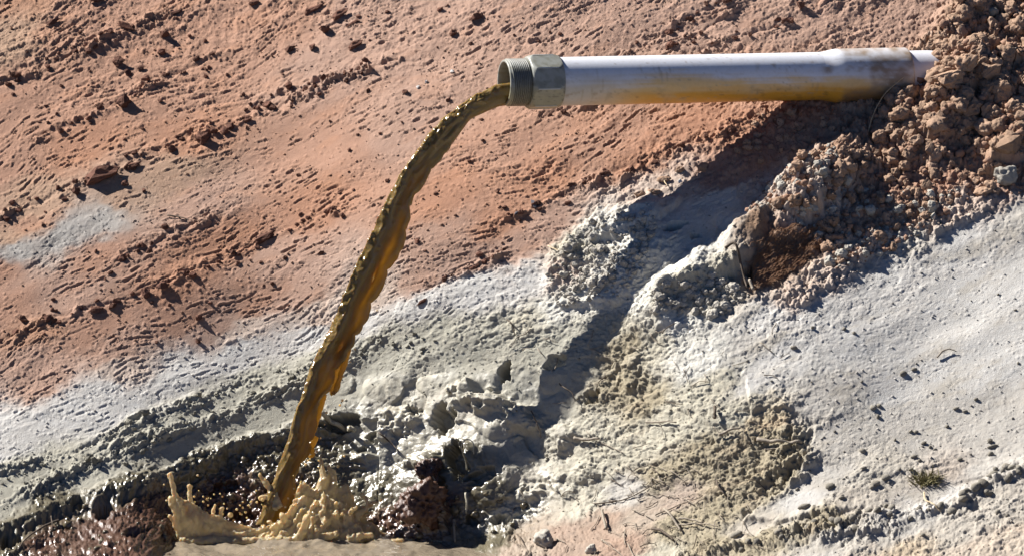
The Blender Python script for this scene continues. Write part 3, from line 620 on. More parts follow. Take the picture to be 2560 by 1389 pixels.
def tube_mesh(name, pts, rad, seg=8, smooth=True):
    co, f = tube_np(pts, rad, seg)
    me = bpy.data.meshes.new(name); me.from_pydata([tuple(c) for c in co], [], [tuple(dict.fromkeys(x)) for x in f]); me.update()
    me.polygons.foreach_set('use_smooth', np.full(len(me.polygons), smooth)); return me
def strand(pts, rads, n=40):
    p = spline(pts, n); r = np.interp(np.linspace(0, 1, n), np.linspace(0, 1, len(rads)), rads)*(1+.25*perlin(np.arange(n)/5.0, np.zeros(n)+len(pts), 170))
    d = -.325*(1262-p[:, 0]) + 6
    me = tube_mesh('water_strand', P3(p[:, 0], p[:, 1], d), r*.001, 12); set_attr(me, 'thin', np.full(len(me.vertices), .8)); link('water_strand', me, mat_jet, jet)
strand([(872,845),(868,880),(858,915),(845,950),(838,978),(826,984)], [4,9,9,8,9,6])
strand([(850,880),(838,930),(826,975),(838,982)], [6,10,9,5])
strand([(812,985),(800,1020),(792,1050),(786,1080)], [6,8,7,3])
strand([(790,1090),(776,1118),(784,1136),(772,1142)], [8,9,7,3])

# ------------------------------------------------------------------ the splash
def voxel_union(name, parts, voxel, mat, smooth=4, parent=None):
    bm = bmesh.new()
    for kind, *a in parts:
        if kind == 'b':
            c, r, e = a; res = bmesh.ops.create_icosphere(bm, subdivisions=2, radius=1)
            for v in res['verts']: v.co = Vector((v.co.x*r*e[0], v.co.y*r*e[1], v.co.z*r*e[2])) + Vector(c)
        else:
            if kind == 'm': co, f = a
            else: co, f = tube_np(a[0], a[1], 10)
            vs = [bm.verts.new(c) for c in co]
            for x in f:
                try: bm.faces.new([vs[i] for i in dict.fromkeys(x)])
                except ValueError: pass
    bmesh.ops.recalc_face_normals(bm, faces=bm.faces)
    me = bpy.data.meshes.new(name); bm.to_mesh(me); bm.free()
    o = link(name, me, mat, parent)
    rm = o.modifiers.new('remesh', 'REMESH'); rm.mode = 'VOXEL'; rm.voxel_size = voxel; rm.use_smooth_shade = True
    sm = o.modifiers.new('smooth', 'SMOOTH'); sm.iterations = smooth; sm.factor = .5
    dg = bpy.context.evaluated_depsgraph_get(); m2 = bpy.data.meshes.new_from_object(o.evaluated_get(dg)); m2.name = name
    o.modifiers.clear(); o.data = m2
    cv = np.empty(len(m2.vertices)*3, np.float32); nv = cv.copy(); m2.vertices.foreach_get('co', cv); m2.vertices.foreach_get('normal', nv); cv = cv.reshape(-1, 3); nv = nv.reshape(-1, 3)
    amp = np.array([.0042*mnoise.noise((x*55, y*55, z*30)) + .0032*mnoise.noise((x*110+5, y*110, z*70)) + .0018*mnoise.noise((x*230, y*230, z*150)) for x, y, z in cv.tolist()], np.float32)
    m2.vertices.foreach_set('co', (cv + nv*amp[:, None]).ravel()); m2.update()
    m2.polygons.foreach_set('use_smooth', np.full(len(m2.polygons), True))
    if not m2.materials: m2.materials.append(mat)
    return o
def SP(u, y, d=-185): return P3(u, y, d)
def tubeuy(pts, rads, n=16):
    p = spline(pts, n); r = np.interp(np.linspace(0, 1, n), np.linspace(0, 1, len(rads)), rads)
    return ('t', P3(p[:, 0], p[:, 1], p[:, 2]), r*.001)
R = random.Random(5); parts = []
def shell(co, nr, nc, wrap=True):
    """closed surface from a grid of rings, capped at both ends"""
    f = [tuple(r) for r in grid_faces(nr, nc, wrap)]; n = nr*nc
    co = np.concatenate([co.reshape(-1, 3), co[0].mean(0)[None], co[-1].mean(0)[None]])
    f += [(n, (k+1) % nc, k, k) for k in range(nc)] + [(n+1, (nr-1)*nc+k, (nr-1)*nc+(k+1) % nc, (nr-1)*nc+(k+1) % nc) for k in range(nc)]
    return ('m', co, f)
SB = on_pool(785, 1341)
NA, NT = 260, 44
aa = np.linspace(0, 2*np.pi, NA, endpoint=False); tv = np.linspace(0, 1, NT)
A_, T_ = np.meshgrid(aa, tv); cx, cy = np.cos(A_), np.sin(A_)              # cy < 0 faces the camera
xu = 172*cx
Hh = np.interp(xu, [-170, -130, -90, -50, -10, 18, 50, 95, 135, 165], [60, 135, 118, 108, 128, 158, 138, 118, 122, 85])
Hh = Hh*(1 + .20*perlin(A_*3.2, A_*0+1, 171) + .16*perlin(A_*8, A_*0+2, 172))*np.where(cy < 0, .72, 1.0)
rid_ = perlin(A_*9 + .8*perlin(T_*3, A_*2, 173), T_*1.3, 174) + .6*perlin(A_*21 + T_*1.2, T_*2.0, 175) + .35*perlin(A_*40, T_*4, 176)
rad = (1 - .66*T_**.85) + .15*rid_*(.35+.65*np.sin(np.pi*np.clip(T_, 0, 1))) + .05*np.exp(-((T_-.96)/.05)**2)
px = SB.x + .001*182*rad*cx*(1+.05*perlin(T_*4, A_*3, 177)) + .001*18*T_; py = SB.y + .001*88*rad*cy + .02*T_; pz = .001*(Hh*T_ - 12*(1-T_) + 14*rid_*T_)
outer = np.stack([px, py, pz], -1); parts.append(shell(outer, NT, NA))

parts.append(('b', (SB.x+.01, SB.y+.01, .0), .10, (1.2, .6, .62)))
def sheetuy(bot, top, th, seed, n=40, m=18):
    b_ = spline(bot, n); t_ = spline(top, n); tv_ = np.linspace(0, 1, m)[:, None, None]
    g = b_[None]*(1-tv_) + t_[None]*tv_; q_ = np.linspace(0, 1, n)[None, :]*np.ones((m, 1)); t2 = tv_[..., 0]*np.ones((1, n))
    g[..., 2] += 9*perlin(q_*4+seed, t2*1.5, 181) + 5*perlin(q_*11+seed, t2*2, 182) - 14*np.sin(np.pi*t2*.8); g[..., 1] += 12*perlin(q_*9+seed, t2*2, 183)*t2; g[..., 2] += 7*perlin(q_*16+seed, t2*3.5, 186)
    thk = th*(1-.45*t2)*(1+.4*perlin(q_*10, t2*4+seed, 184))
    f_ = g.copy(); f_[..., 2] -= thk; k_ = g.copy(); k_[..., 2] += thk
    ring = np.concatenate([f_, k_[:, ::-1]], 1)
    P_ = P3(ring[..., 0], ring[..., 1], ring[..., 2])
    return shell(P_, m, 2*n)
parts.append(sheetuy([(448,1349,-262),(500,1352,-268),(560,1352,-262),(640,1350,-255)], [(424,1250,-252),(452,1235,-246),(480,1262,-242),(520,1290,-240),(548,1282,-240),(580,1318,-240),(640,1322,-238)], 5, 3))
# fingers and ridges
F = [([(800,1230,-170),(808,1200,-165),(806,1170,-160),(801,1140,-158)],[15,11,6,3]), ([(800,1250,-180),(832,1220,-170),(838,1190,-165),(822,1168,-160)],[15,12,8,5]),
     ([(700,1270,-190),(680,1225,-185),(658,1198,-182),(650,1186,-182)],[14,10,7,5]), ([(690,1270,-195),(668,1240,-190),(652,1243,-190)],[10,7,6]),
  
     ([(870,1290,-195),(908,1268,-200),(930,1258,-205),(940,1254,-205)],[14,9,6,5]), ([(890,1290,-205),(916,1270,-210),(917,1246,-210),(908,1238,-210)],[11,7,5,5]),
     ([(745,1345,-262),(758,1318,-266),(764,1300,-268),(768,1294,-268)],[13,9,8,8]), ([(700,1352,-262),(730,1348,-266),(752,1338,-266),(764,1326,-266)],[10,9,8,5]),
     ([(800,1350,-268),(822,1338,-270),(840,1335,-270)],[10,10,8]), ([(870,1350,-262),(900,1336,-262),(930,1338,-262)],[10,9,6]),
     # left crown
     ([(470,1340,-261),(452,1290,-258),(438,1240,-256),(426,1190,-254),(424,1186,-254)],[18,12,8,6.5,7]), ([(470,1340,-261),(444,1290,-262),(430,1255,-262),(428,1248,-262)],[16,12,8,8]),
     ([(500,1340,-251),(482,1290,-246),(474,1240,-244),(475,1215,-244)],[16,11,7.5,6]), ([(455,1340,-266),(430,1300,-268),(424,1290,-268)],[12,7,5]),
     ([(540,1340,-246),(535,1310,-244),(532,1280,-243),(538,1262,-243)],[12,8,5,4]), ([(560,1335,-246),(548,1300,-244),(555,1268,-242)],[10,6,4]),
     ([(460,1345,-266),(500,1325,-251),(560,1320,-244),(620,1330,-246)],[16,12,10,12]), ([(450,1350,-271),(520,1352,-278),(600,1350,-265),(700,1352,-280)],[12,12,10,10]),
     ([(455,1335,-260),(470,1310,-252),(500,1300,-246),(540,1310,-244)],[14,10,8,8])]
for a in F:
    parts.append(tubeuy(*a)); parts.append(('b', P3(*a[0][-1]), a[1][-1]*.00115, (1, 1, 1)))
for k in range(36):                                # froth round the foot
    u0 = R.uniform(560, 1120); y0 = R.uniform(1338, 1356); p = on_pool(u0, y0)
    parts.append(('b', (p.x, p.y+R.uniform(-.03, .03), R.uniform(-.004, .004)), R.uniform(.006, .015), (R.uniform(1, 2.6), 1, R.uniform(.3, .6))))
for k in range(46):                                # thin fingers torn from the rim and the ridges
    a_ = R.uniform(2.7, 6.6); t_ = R.uniform(.35, 1.0); i_ = int(a_/(2*math.pi)*NA) % NA; j_ = int(t_*(NT-1)); c_ = outer[j_, i_]
    dr_ = np.array([.55*math.cos(a_) + R.gauss(0, .25), .5*math.sin(a_), R.uniform(.5, 1.1)]); dr_ /= np.linalg.norm(dr_); l_ = R.uniform(.012, .042)
    p_ = np.array([c_ - dr_*.008 + dr_*l_*x + np.array([0, 0, -.25*l_*x*x]) for x in np.linspace(0, 1, 7)]); e_ = R.uniform(.0022, .0038)
    parts.append(('t', p_, np.linspace(.0075, e_, 7))); parts.append(('b', tuple(p_[-1]), e_*1.25, (1, 1, 1)))
for k in range(110):                               # nodules of froth all over the mass
    a_ = R.uniform(3.3, 6.1); t_ = R.random()**1.3*.9; i_ = int(a_/(2*math.pi)*NA) % NA; j_ = int(t_*(NT-1)); c_ = outer[j_, i_]
    parts.append(('b', tuple(c_ + np.array([0, -.002, .001])), R.uniform(.0035, .0085), (1, 1, R.uniform(.9, 1.7))))
splash = voxel_union('mud_splash', parts, .0027, mat_splash, 2)
tag(splash, 'creamy crown of muddy water thrown up where the jet hits the pool', 'splash')
def ico(name, sub, fn, smooth=True):
    bm = bmesh.new(); bmesh.ops.create_icosphere(bm, subdivisions=sub, radius=1)
    for v in bm.verts: v.co = fn(v.co.copy())
    me = bpy.data.meshes.new(name); bm.to_mesh(me); bm.free(); me.polygons.foreach_set('use_smooth', np.full(len(me.polygons), smooth)); return me
drop_me = ico('droplet', 2, lambda c: c); drop_me.materials.append(mat_splash)
DROPS = []; RD = random.Random(8)
for (u, y, r) in ((576,1286,7),(592,1272,3.5),(601,1283,3),(607,1268,3),(614,1279,3.5),(584,1299,3),(568,1270,2.6),(600,1262,2.4),(622,1262,3),(628,1252,2.6),(560,1258,2.4),(556,1240,2.4),(617,1293,2.6),
                  (770,1150,3),(764,1160,3.5),(775,1146,2.5),(508,1240,2.4),(520,1262,2.6),(640,1225,2.6),(940,1240,2.6),(952,1250,3),(410,1210,2.4),(416,1250,2.6)):
    DROPS.append((u, y, r))
for k in range(46):
    u = RD.gauss(760, 120); y = 1275 - abs(RD.gauss(0, 60)); DROPS.append((u, y, RD.choice((1.6, 2, 2, 2.6, 3.2, 4.5))))
for k in range(24):
    DROPS.append((RD.gauss(500, 60), 1290 - abs(RD.gauss(0, 45)), RD.choice((1.6, 2, 2.4, 3))))
for (u, y) in ((884,872),(866,905),(858,940),(846,1000),(848,1012),(812,1030),(806,1060),(800,1094),(792,1128),(790,1150),(934,775),(1022,575)):
    DROPS.append((u + RD.gauss(4, 3), y, RD.choice((2, 2.6, 3.4))))
for (u, y, r) in DROPS:
    o = link('droplet', drop_me); o.location = SP(u, y, -200 if y > 1140 else -.325*(1262-u)); o.scale = (r*.001,)*3
    tag(o, 'tiny muddy droplet flying in the air around the splash', 'droplet', 'droplets thrown from the splash')

# ------------------------------------------------------------------ clods, chunks, pebbles
def lumpy(seed, sub=4, knob=1.0):
    off = Vector((seed*3.7, seed*1.9, seed*5.3)); rs = random.Random(seed); sq = Vector((rs.uniform(.75, 1.2), rs.uniform(.75, 1.2), rs.uniform(.75, 1.2)))
    def knobs(p, f, a):
        d = mnoise.voronoi(p*f + off + .25*mnoise.noise_vector(p*f*1.3+off))[0]
        return a*(math.sqrt(max(0, 1-(d[0]/.75)**2)) - .55)
    def fn(c):
        n = c.normalized(); r = 1 + .34*mnoise.noise(n*1.0+off) + .22*mnoise.noise(n*2.3+off)
        r += knob*(knobs(n, 1.5, .34) + knobs(n, 3.4, .20) + (knobs(n, 7.5, .085) if sub > 2 else 0)) + .05*mnoise.noise(n*14+off)
        return Vector((n.x*sq.x, n.y*sq.y, n.z*sq.z))*r
    return ico('clod', sub, fn)
def angular(seed, flat=1.0):
    rr_ = random.Random(seed); bm = bmesh.new()
    for k in range(15):
        v = Vector((rr_.gauss(0, 1), rr_.gauss(0, 1), rr_.gauss(0, 1))).normalized()*rr_.uniform(.8, 1.05); bm.verts.new(v)
    res = bmesh.ops.convex_hull(bm, input=bm.verts)
    bmesh.ops.triangulate(bm, faces=bm.faces); bmesh.ops.subdivide_edges(bm, edges=bm.edges, cuts=3, use_grid_fill=True)
    off = Vector((seed*2.3, seed, 4))
    for v in bm.verts: v.co *= 1 + .22*mnoise.noise(v.co*2.0+off) + .16*mnoise.noise(v.co*5+off)
    me = bpy.data.meshes.new('chunk'); bm.to_mesh(me); bm.free(); me.polygons.foreach_set('use_smooth', np.full(len(me.polygons), False)); return me
def rugged(seed):
    off = Vector((seed*2.1, seed*.7, seed*3.3))
    def fn(c):
        n = c.normalized(); r = 1 + .40*mnoise.noise(n*1.2+off) - .30*abs(mnoise.noise(n*2.4+off)) + .20*mnoise.noise(n*4.5+off) - .16*abs(mnoise.noise(n*8+off)) + .08*mnoise.noise(n*17+off) + .05*mnoise.noise(n*30+off)
        return n*r
    return ico('rock', 5, fn)
def mats_set(maker, n, mat, tagn):
    out = []
    for k in range(n):
        me = maker(k); me.name = tagn; me.materials.append(mat); out.append(me)
    return out
mRED = soil_material('red_chunk', (.17, .085, .06), 0, .25); mTAN = soil_material('tan_clod', (.41, .275, .19), 0, .18); mWHT = soil_material('crust_clod', (.50, .465, .40), 0, .15)
mGRY = soil_material('grey_clod', (.28, .265, .215), 0, .2); mPEB = soil_material('pebble_grey', (.28, .255, .21), 0, .2); mWET = soil_material('wet_mud', (.13, .105, .062), .85, .3); mWRD = soil_material('wet_red_mud', (.11, .052, .03), .5, .1)
mWPB = soil_material('white_pebble', (.75, .72, .68), 0, .1); mSLT = soil_material('slate', (.10, .10, .12), .15, .1)
V_red = mats_set(lambda k: angular(k+1), 10, mRED, 'clay_chunk'); V_tan = mats_set(lambda k: lumpy(k+1, 4, .9) if k % 2 else angular(k+101), 16, mTAN, 'soil_clod'); V_wht = mats_set(lambda k: lumpy(k+31, 4, .6) if k % 3 == 0 else angular(k+131), 12, mWHT, 'crust_lump')
V_gry = mats_set(lambda k: angular(k+41), 8, mGRY, 'mud_flake'); V_peb = mats_set(lambda k: lumpy(k+51, 2, .4), 6, mPEB, 'pebble'); V_wet = mats_set(lambda k: lumpy(k+61, 2, .7), 8, mWET, 'mud_lump')
V_wrd = mats_set(lambda k: rugged(k+71), 3, mWRD, 'wet_boulder'); V_wpb = mats_set(lambda k: angular(k+81), 4, mWPB, 'white_pebble'); V_slt = mats_set(lambda k: angular(k+91), 3, mSLT, 'slate_chip')
RR = random.Random(21)
def put(name, variants, u, y, w, h, ang=None, sink=.25, thick=None, wild=1.0):
    """a lump w wide (along ang, degrees up-right in the slope) and h high, resting on the slope at (u, y)"""
    p, n = surf(u, y)
    ang = 22 if ang is None else ang
    a = math.radians(ang); along = Vector(RX*math.cos(a) + UP*math.sin(a)); along = (along - n*along.dot(n)).normalized(); across = n.cross(along)
    t = thick if thick is not None else (w*.5+h*.5)*RR.uniform(.75, 1.0)
    q = Matrix((along, across, n)).transposed().to_4x4()
    if wild: rotl = Matrix.Rotation(RR.uniform(0, 6.28), 4, Vector((RR.gauss(0, 1), RR.gauss(0, 1), RR.gauss(0, 1))).normalized())
    else: rotl = Matrix.Identity(4)
    o = link(name, RR.choice(variants))
    o.matrix_world = Matrix.Translation(p + n*(t*.5*(1-2*sink))*.001) @ q @ Matrix.Diagonal((w*.0005, h*.00062, t*.0005, 1)) @ rotl
    return o
# named chunks on the red slope (u, y, w, h, angle, label)
BIG = [
 (255,447,100,40,22,'largest dark red clay lump, long and low on the left of the slope'),(335,420,42,17,25,'flat dark clay flake just right of the largest red lump'),(192,484,26,20,10,'round dark clay lump at the lower left end of the largest lump'),
 (313,462,22,17,0,'small pale brown stone below the largest red lump'),(312,264,46,34,35,'ragged dark red block standing alone between the two clod rows at left'),(318,76,18,46,70,'upright thin dark shard near the top left'),
 (413,93,20,30,60,'dark crooked chip right of the upright shard'),(130,66,52,13,32,'long dark sliver near the top left corner'),(300,160,42,24,25,'rounded dark red lump, biggest of the cluster below the upright shard'),(365,200,32,21,35,'dark block at the lower right end of the cluster below the shard'),
 (322,184,26,19,25,'middle lump of the cluster below the upright shard'),(352,172,24,14,20,'flat red flake at the top of the cluster below the shard'),(403,132,28,18,25,'brown lump right of the cluster below the shard'),
 (245,9,48,18,22,'dark red lump cut by the top edge at left'),(440,38,50,11,28,'long dark splinter lying slantwise at the top left'),(637,12,34,16,30,'dark clay slab at the top edge left of centre'),(725,223,28,18,5,'brown peaked stone in the row right of the ragged block'),
 (668,265,32,20,-30,'leaning brown stone with one sunlit face'),(508,352,48,34,25,'big red lump at the centre of the middle clod row'),(562,330,24,24,40,'dark notched lump right of the big red lump'),(430,378,26,18,30,'dark lump at the left of the middle clod row'),
 (788,28,64,15,25,'long dark clay bar near the top edge, left of centre'),(853,44,52,19,38,'dark ridge lump right of the long clay bar'),(815,82,30,24,20,'dark red forked lump below the long clay bar'),(890,118,46,19,32,'long dark clay lump below the ridge lump'),
 (884,64,44,9,42,'thin dark stick-like splinter near the top'),(785,126,25,17,20,'small dark lump left of the long dark lump'),(725,130,34,15,25,'dark flake at the left of the upper clod row'),(1190,48,42,22,35,'dark red lump near the top edge above the pipe mouth'),
 (1133,84,24,15,25,'brown lump below the one near the top edge'),(2000,21,30,22,25,'red lump near the top edge above the pipe'),(1977,57,20,15,-35,'dark tilted block above the pipe socket'),(1945,52,22,12,25,'brown flake left of the tilted block'),
 (1677,120,24,17,25,'dark red lump just above the pipe barrel'),(1673,82,24,17,25,'red lump in the double crack above the pipe'),(1753,91,15,13,10,'small red cube-like lump above the pipe barrel'),(498,797,17,20,60,'lone dark lump low on the red slope at left'),
 (494,853,16,13,20,'dark lump below the lone dark lump'),(407,722,38,20,15,'dark peaked lump in the lower clod row'),(365,737,30,20,20,'clod left of the peaked lump in the lower row'),(660,592,66,22,33,'long dark clod at the upper right end of the lower row'),
 (482,692,26,14,35,'dark clod in the middle of the lower row'),(240,782,40,18,18,'dark ridge clod at the left of the lower row'),(113,800,24,14,15,'dark clod near the left edge in the lower row'),(40,834,30,16,12,'dark clod at the left edge in the lower row'),
 (525,760,14,10,0,'small brown stone on the pale stretch below the lower row'),(1015,235,14,18,60,'upright dark chip left of the water arc'),(1060,760,34,9,30,'dark flake on the pinkish slope right of the jet'),(1185,672,40,10,30,'dark flat flake on the pinkish slope left of the white mound'),
 (1510,435,34,10,22,'dark red ledge stone on the orange slope below the pipe'),(1430,465,26,9,15,'dark flake on the orange slope below the pipe'),(1660,450,24,13,10,'small brown cube above the white mound'),(1600,483,32,15,15,'brown lump on the upper rim of the white mound'),
 (1635,480,32,14,0,'brown wedge on the upper rim of the white mound, right of the lump'),(1760,425,44,20,25,'tan block with dark side above the pipe shadow'),(1700,430,24,14,5,'pale brown stone left of the tan block'),
]
for (u, y, w_, h_, a, lab) in BIG:
    o = put('clay_chunk', V_red, u, y, w_*1.05, h_*1.05, a, .2, min(w_, h_)*1.1 if h_ < w_*.6 else None, .0 if h_ < w_*.55 or w_ < h_*.6 else 1)
    if u > 1580 and y > 400: o.data = RR.choice(V_tan)
    tag(o, lab, 'clay lump')
for (u, y, w_, lab) in ((1131,183,14,'white pebble left of the pipe mouth, highest of three'),(1066,206,11,'white pebble between the other two left of the pipe mouth'),(1046,222,11,'white pebble lowest of three left of the pipe mouth'),(1180,292,8,'tiny white pebble close under the pipe mouth'),
                        (1700,455,15,'white pebble on the rim above the white mound')):
    tag(put('white_pebble', V_wpb, u, y, w_, w_*.8), lab, 'pebble')
tag(put('slate_chip', V_slt, 1336, 513, 12, 30, 25, .1, 8, 0), 'upright dark grey slate chip on the orange slope left of the mound', 'stone chip')
tag(put('slate_chip', V_slt, 1296, 537, 18, 8, 20, .1, 8, 0), 'small flat dark slate chip lower left of the upright one', 'stone chip')
def along_line(line, t):
    p = np.array(line, float); s = np.r_[0, np.cumsum(np.linalg.norm(np.diff(p, axis=0), axis=1))]; q = t*s[-1]
    return np.interp(q, s, p[:, 0]), np.interp(q, s, p[:, 1])
nred = 0
for t in TRACKS:
    ln = sum(math.dist(a, b) for a, b in zip(t[:-1], t[1:]))
    for k in range(int(ln/26)):
        u, y = along_line(t, RR.random()); y += RR.gauss(0, 11); u += RR.gauss(0, 8)
        if not (0 < u < 2300 and 0 < y < 900): continue
        s_ = RR.choice((9, 10, 12, 14, 17, 20))*(.8 if u > 1100 else 1)
        tag(put('clay_chunk', V_red, u, y, s_*RR.uniform(1, 1.7), s_*.8, RR.uniform(5, 45), .3), 'small dark red clay chunk in the torn clod rows of the slope', 'clay lump', 'small clay chunks along the clod rows'); nred += 1
for k in range(120):
    u, y = RR.uniform(0, 1250), RR.uniform(0, 900)
    if y > 1000-.3*u: continue
    s_ = RR.choice((7, 8, 9, 11, 13)); tag(put('clay_chunk', V_red, u, y, s_*RR.uniform(1, 1.8), s_*.8, RR.uniform(5, 45), .3), 'small reddish clay chunk strewn over the open slope', 'clay lump', 'small clay chunks strewn on the open slope')
# grey flakes in the mud band
GB = [[(0,1205),(250,1110),(450,1040),(640,965),(800,905)], [(60,1235),(300,1130),(500,1050)], [(700,930),(900,870),(1100,835)]]
for t in GB:
    for k in range(24):
        u, y = along_line(t, RR.random()); y += RR.gauss(0, 18)
        s_ = RR.choice((8, 9, 11, 13, 16)); tag(put('mud_flake', V_gry, u, y, s_*RR.uniform(1.1, 2), s_*.7, RR.uniform(0, 45), .35), 'small flake of dried grey mud in the rough band beside the jet', 'mud flake', 'mud flakes in the grey band')
for (u, y, w_, h_, lab) in ((322,1055,20,17,'round dark grey lump on the edge of the white band'),(362,1040,32,13,'longer grey lump right of the round one on the white band'),(222,1145,34,17,'pointed grey flake standing in the mud band'),(136,1176,16,12,'small round grey lump low in the mud band')):
    tag(put('mud_flake', V_gry, u, y, w_, h_, 25, .2), lab, 'mud lump')
# pebbles of the white slope
for i, (u, y, w_, h_) in enumerate(((2258,937,22,12),(2285,926,13,8),(2195,1044,11,10),(2390,1019,13,8),(2412,1024,11,7),(2368,1063,8,8),(2440,996,9,8),(2215,1202,22,13),(2190,1218,24,13),(2078,1226,25,14),(2106,1256,13,8),(2011,1272,27,12),(2160,1182,13,7),(2285,1145,15,9),
                                  (2326,1118,10,8),(2480,1111,22,9),(2475,1098,13,9),(2400,1148,14,9),(2508,1184,15,12),(2530,1174,17,11),(2415,1236,19,14),(2300,1155,12,8),(2278,1180,11,9),(2250,1180,9,7),(1994,1225,13,7),(1840,1335,34,14),(2140,1332,22,13),(2520,1298,13,9))):
    tag(put('pebble', V_peb, u, y, w_, h_, 20, .2, h_, 0), 'grey brown pebble lying on the white crusted slope at lower right', 'pebble', 'pebbles on the white slope')
for k in range(40):
    u = RR.uniform(1950, 2560); y = RR.uniform(620, 1389)
    if y < 640 + (2560-u)*.25: continue
    s_ = 4+8*RR.random()**2.2; tag(put('pebble', V_peb, u, y, s_*1.4, s_, 20, .3), 'grey brown pebble lying on the white crusted slope at lower right', 'pebble', 'pebbles on the white slope')
for t in ([(1850,1365),(2000,1335),(2170,1300),(2300,1285),(2400,1255),(2480,1205),(2560,1170)],):
    for k in range(45):
        u, y = along_line(t, RR.random()); y += RR.gauss(0, 11); s_ = RR.uniform(8, 17)
        tag(put('pebble', V_peb, u, y, s_*1.5, s_, 22, .35), 'grey mud lump in the broken ridge crossing the lower right slope', 'mud lump', 'lumps of the broken ridge at lower right')
# heap round the buried pipe end
def in_poly(u, y, pts):
    c = False; n = len(pts)
    for k in range(n):
        (x0, y0), (x1, y1) = pts[k], pts[(k+1) % n]
        if (y0 > y) != (y1 > y) and u < (x1-x0)*(y-y0)/(y1-y0)+x0: c = not c
    return c
HEAP = [(2440,20),(2560,-10),(2600,-10),(2600,420),(2480,400),(2300,410),(2190,380),(2186,310),(2270,270),(2300,215),(2318,150),(2345,90),(2400,50)]
KEEP = (2225, 2312, 95, 215)       # stay clear of the pipe
BANK = [(1920,470),(2080,400),(2190,380),(2300,410),(2600,420),(2600,500),(2450,490),(2330,570),(2200,640),(2080,690),(2060,620),(1950,560),(1860,560)]
MOUND = [(1360,700),(1420,600),(1560,520),(1640,540),(1620,640),(1560,740),(1400,770)]
SPURF = [(1640,740),(1800,700),(1880,740),(1800,790),(1640,800)]
stuff_pts = []
def scatter(poly, n, smin, smax, power, variants, name, label, cat, group, n_ind, sink=.3, ang=20):
    us = [p[0] for p in poly]; ys = [p[1] for p in poly]; items = []
    while len(items) < n:
        u, y = RR.uniform(min(us), max(us)), RR.uniform(min(ys), max(ys))
        if in_poly(u, y, poly) and not (KEEP[0] < u < KEEP[1]+14 and KEEP[2] < y < KEEP[3]): items.append((smin + (smax-smin)*RR.random()**power, u, y))
    items.sort(reverse=True)
    for k, (s_, u, y) in enumerate(items[:n_ind]):
        wd = 'fist sized' if k < n_ind*.2 else 'egg sized' if k < n_ind*.55 else 'nut sized'
        lb = label
        if poly is HEAP: lb = label + (' above the pipe' if y < 135 else ' right of the pipe end' if y < 255 else ' below the pipe')
        tag(put(name, variants, u, y, s_*RR.uniform(1, 1.4), s_, RR.uniform(0, 45), sink), wd + ' ' + lb, cat, group)
    return items[n_ind:]
for (u, y, w_, h_, lab) in ((2520,400,110,46,'long pale topped clod overhanging at the right edge of the bank'),(2345,240,76,52,'big crumbly clod lying directly under the buried pipe'),(2370,262,92,70,'largest knobbly clod of the heap below the pipe end'),(2205,278,36,32,'rounded clod under the pipe socket beside the straw'),(2232,284,40,30,'clod right of the rounded one under the socket'),
                            (2243,255,30,34,'square clod leaning against the pipe socket'),(2430,308,86,40,'long slanting clod low in the heap'),(2475,245,50,56,'tall clod in the middle right of the heap'),(2376,70,32,28,'brown clod at the upper left tip of the heap'),(2430,40,60,34,'dark brown clod near the top right edge'),(2480,70,44,20,'grey slab wedged in the heap near the top right'),
                            (2395,90,44,24,'clod just above the buried pipe'),(2520,22,50,30,'clod at the top right corner'),(2350,340,56,34,'clod standing at the foot of the heap'),(2560,330,60,40,'clod at the right edge of the heap'),(2346,150,36,28,'clod touching the end of the white pipe'),(2338,196,30,30,'clod hiding the lower end of the white pipe'),(2312,228,44,34,'clod wedged under the white pipe beside its socket'),(2515,455,70,44,'white crusted stone with a brown side at the right edge')):
    o = put('soil_clod', V_tan, u, y, w_, h_, 22, .22); tag(o, lab, 'clod')
    if 'white crusted' in lab: o.data = V_wht[0]
    if 'grey slab' in lab: o.data = V_peb[1]
rest = scatter(HEAP, 1250, 8, 40, 3.2, V_tan, 'soil_clod', 'tan crumbly clod in the heap', 'clod', 'clods heaped round the buried pipe end', 185)
rest += scatter(BANK, 560, 6, 26, 2.8, V_tan, 'soil_clod', 'tan clod on the bank between heap and white slope', 'clod', 'clods on the bank below the heap', 80)
stuff_pts += [(a, .40, .25, .175) for a in rest]
rest = scatter(BANK[6:]+[BANK[0], BANK[1], (2100,480)], 260, 6, 24, 2.8, V_wht, 'crust_lump', 'pale crusted lump along the gully side right of the shadow', 'crust lump', 'pale lumps right of the shadow', 80, .42)
rest += scatter(MOUND, 330, 6, 22, 2.4, V_wht, 'crust_lump', 'pale crusted lump on the crumbling left face of the white mound', 'crust lump', 'lumps of the crumbling white mound', 95, .45)
rest += scatter(SPURF, 200, 6, 22, 2.2, V_wht, 'crust_lump', 'pale crusted lump under the white spur', 'crust lump', 'lumps under the white spur', 50, .42)
stuff_pts += [(a, .49, .455, .39) for a in rest]
UND = [(1850,300),(2150,265),(2190,330),(2100,360),(1900,410),(1830,420)]
rest = scatter(UND, 90, 5, 17, 2.5, V_tan, 'soil_clod', 'small clod on the orange strip right under the pipe socket', 'clod', 'clods right under the pipe socket', 35)
stuff_pts += [(a, .44, .26, .17) for a in rest]
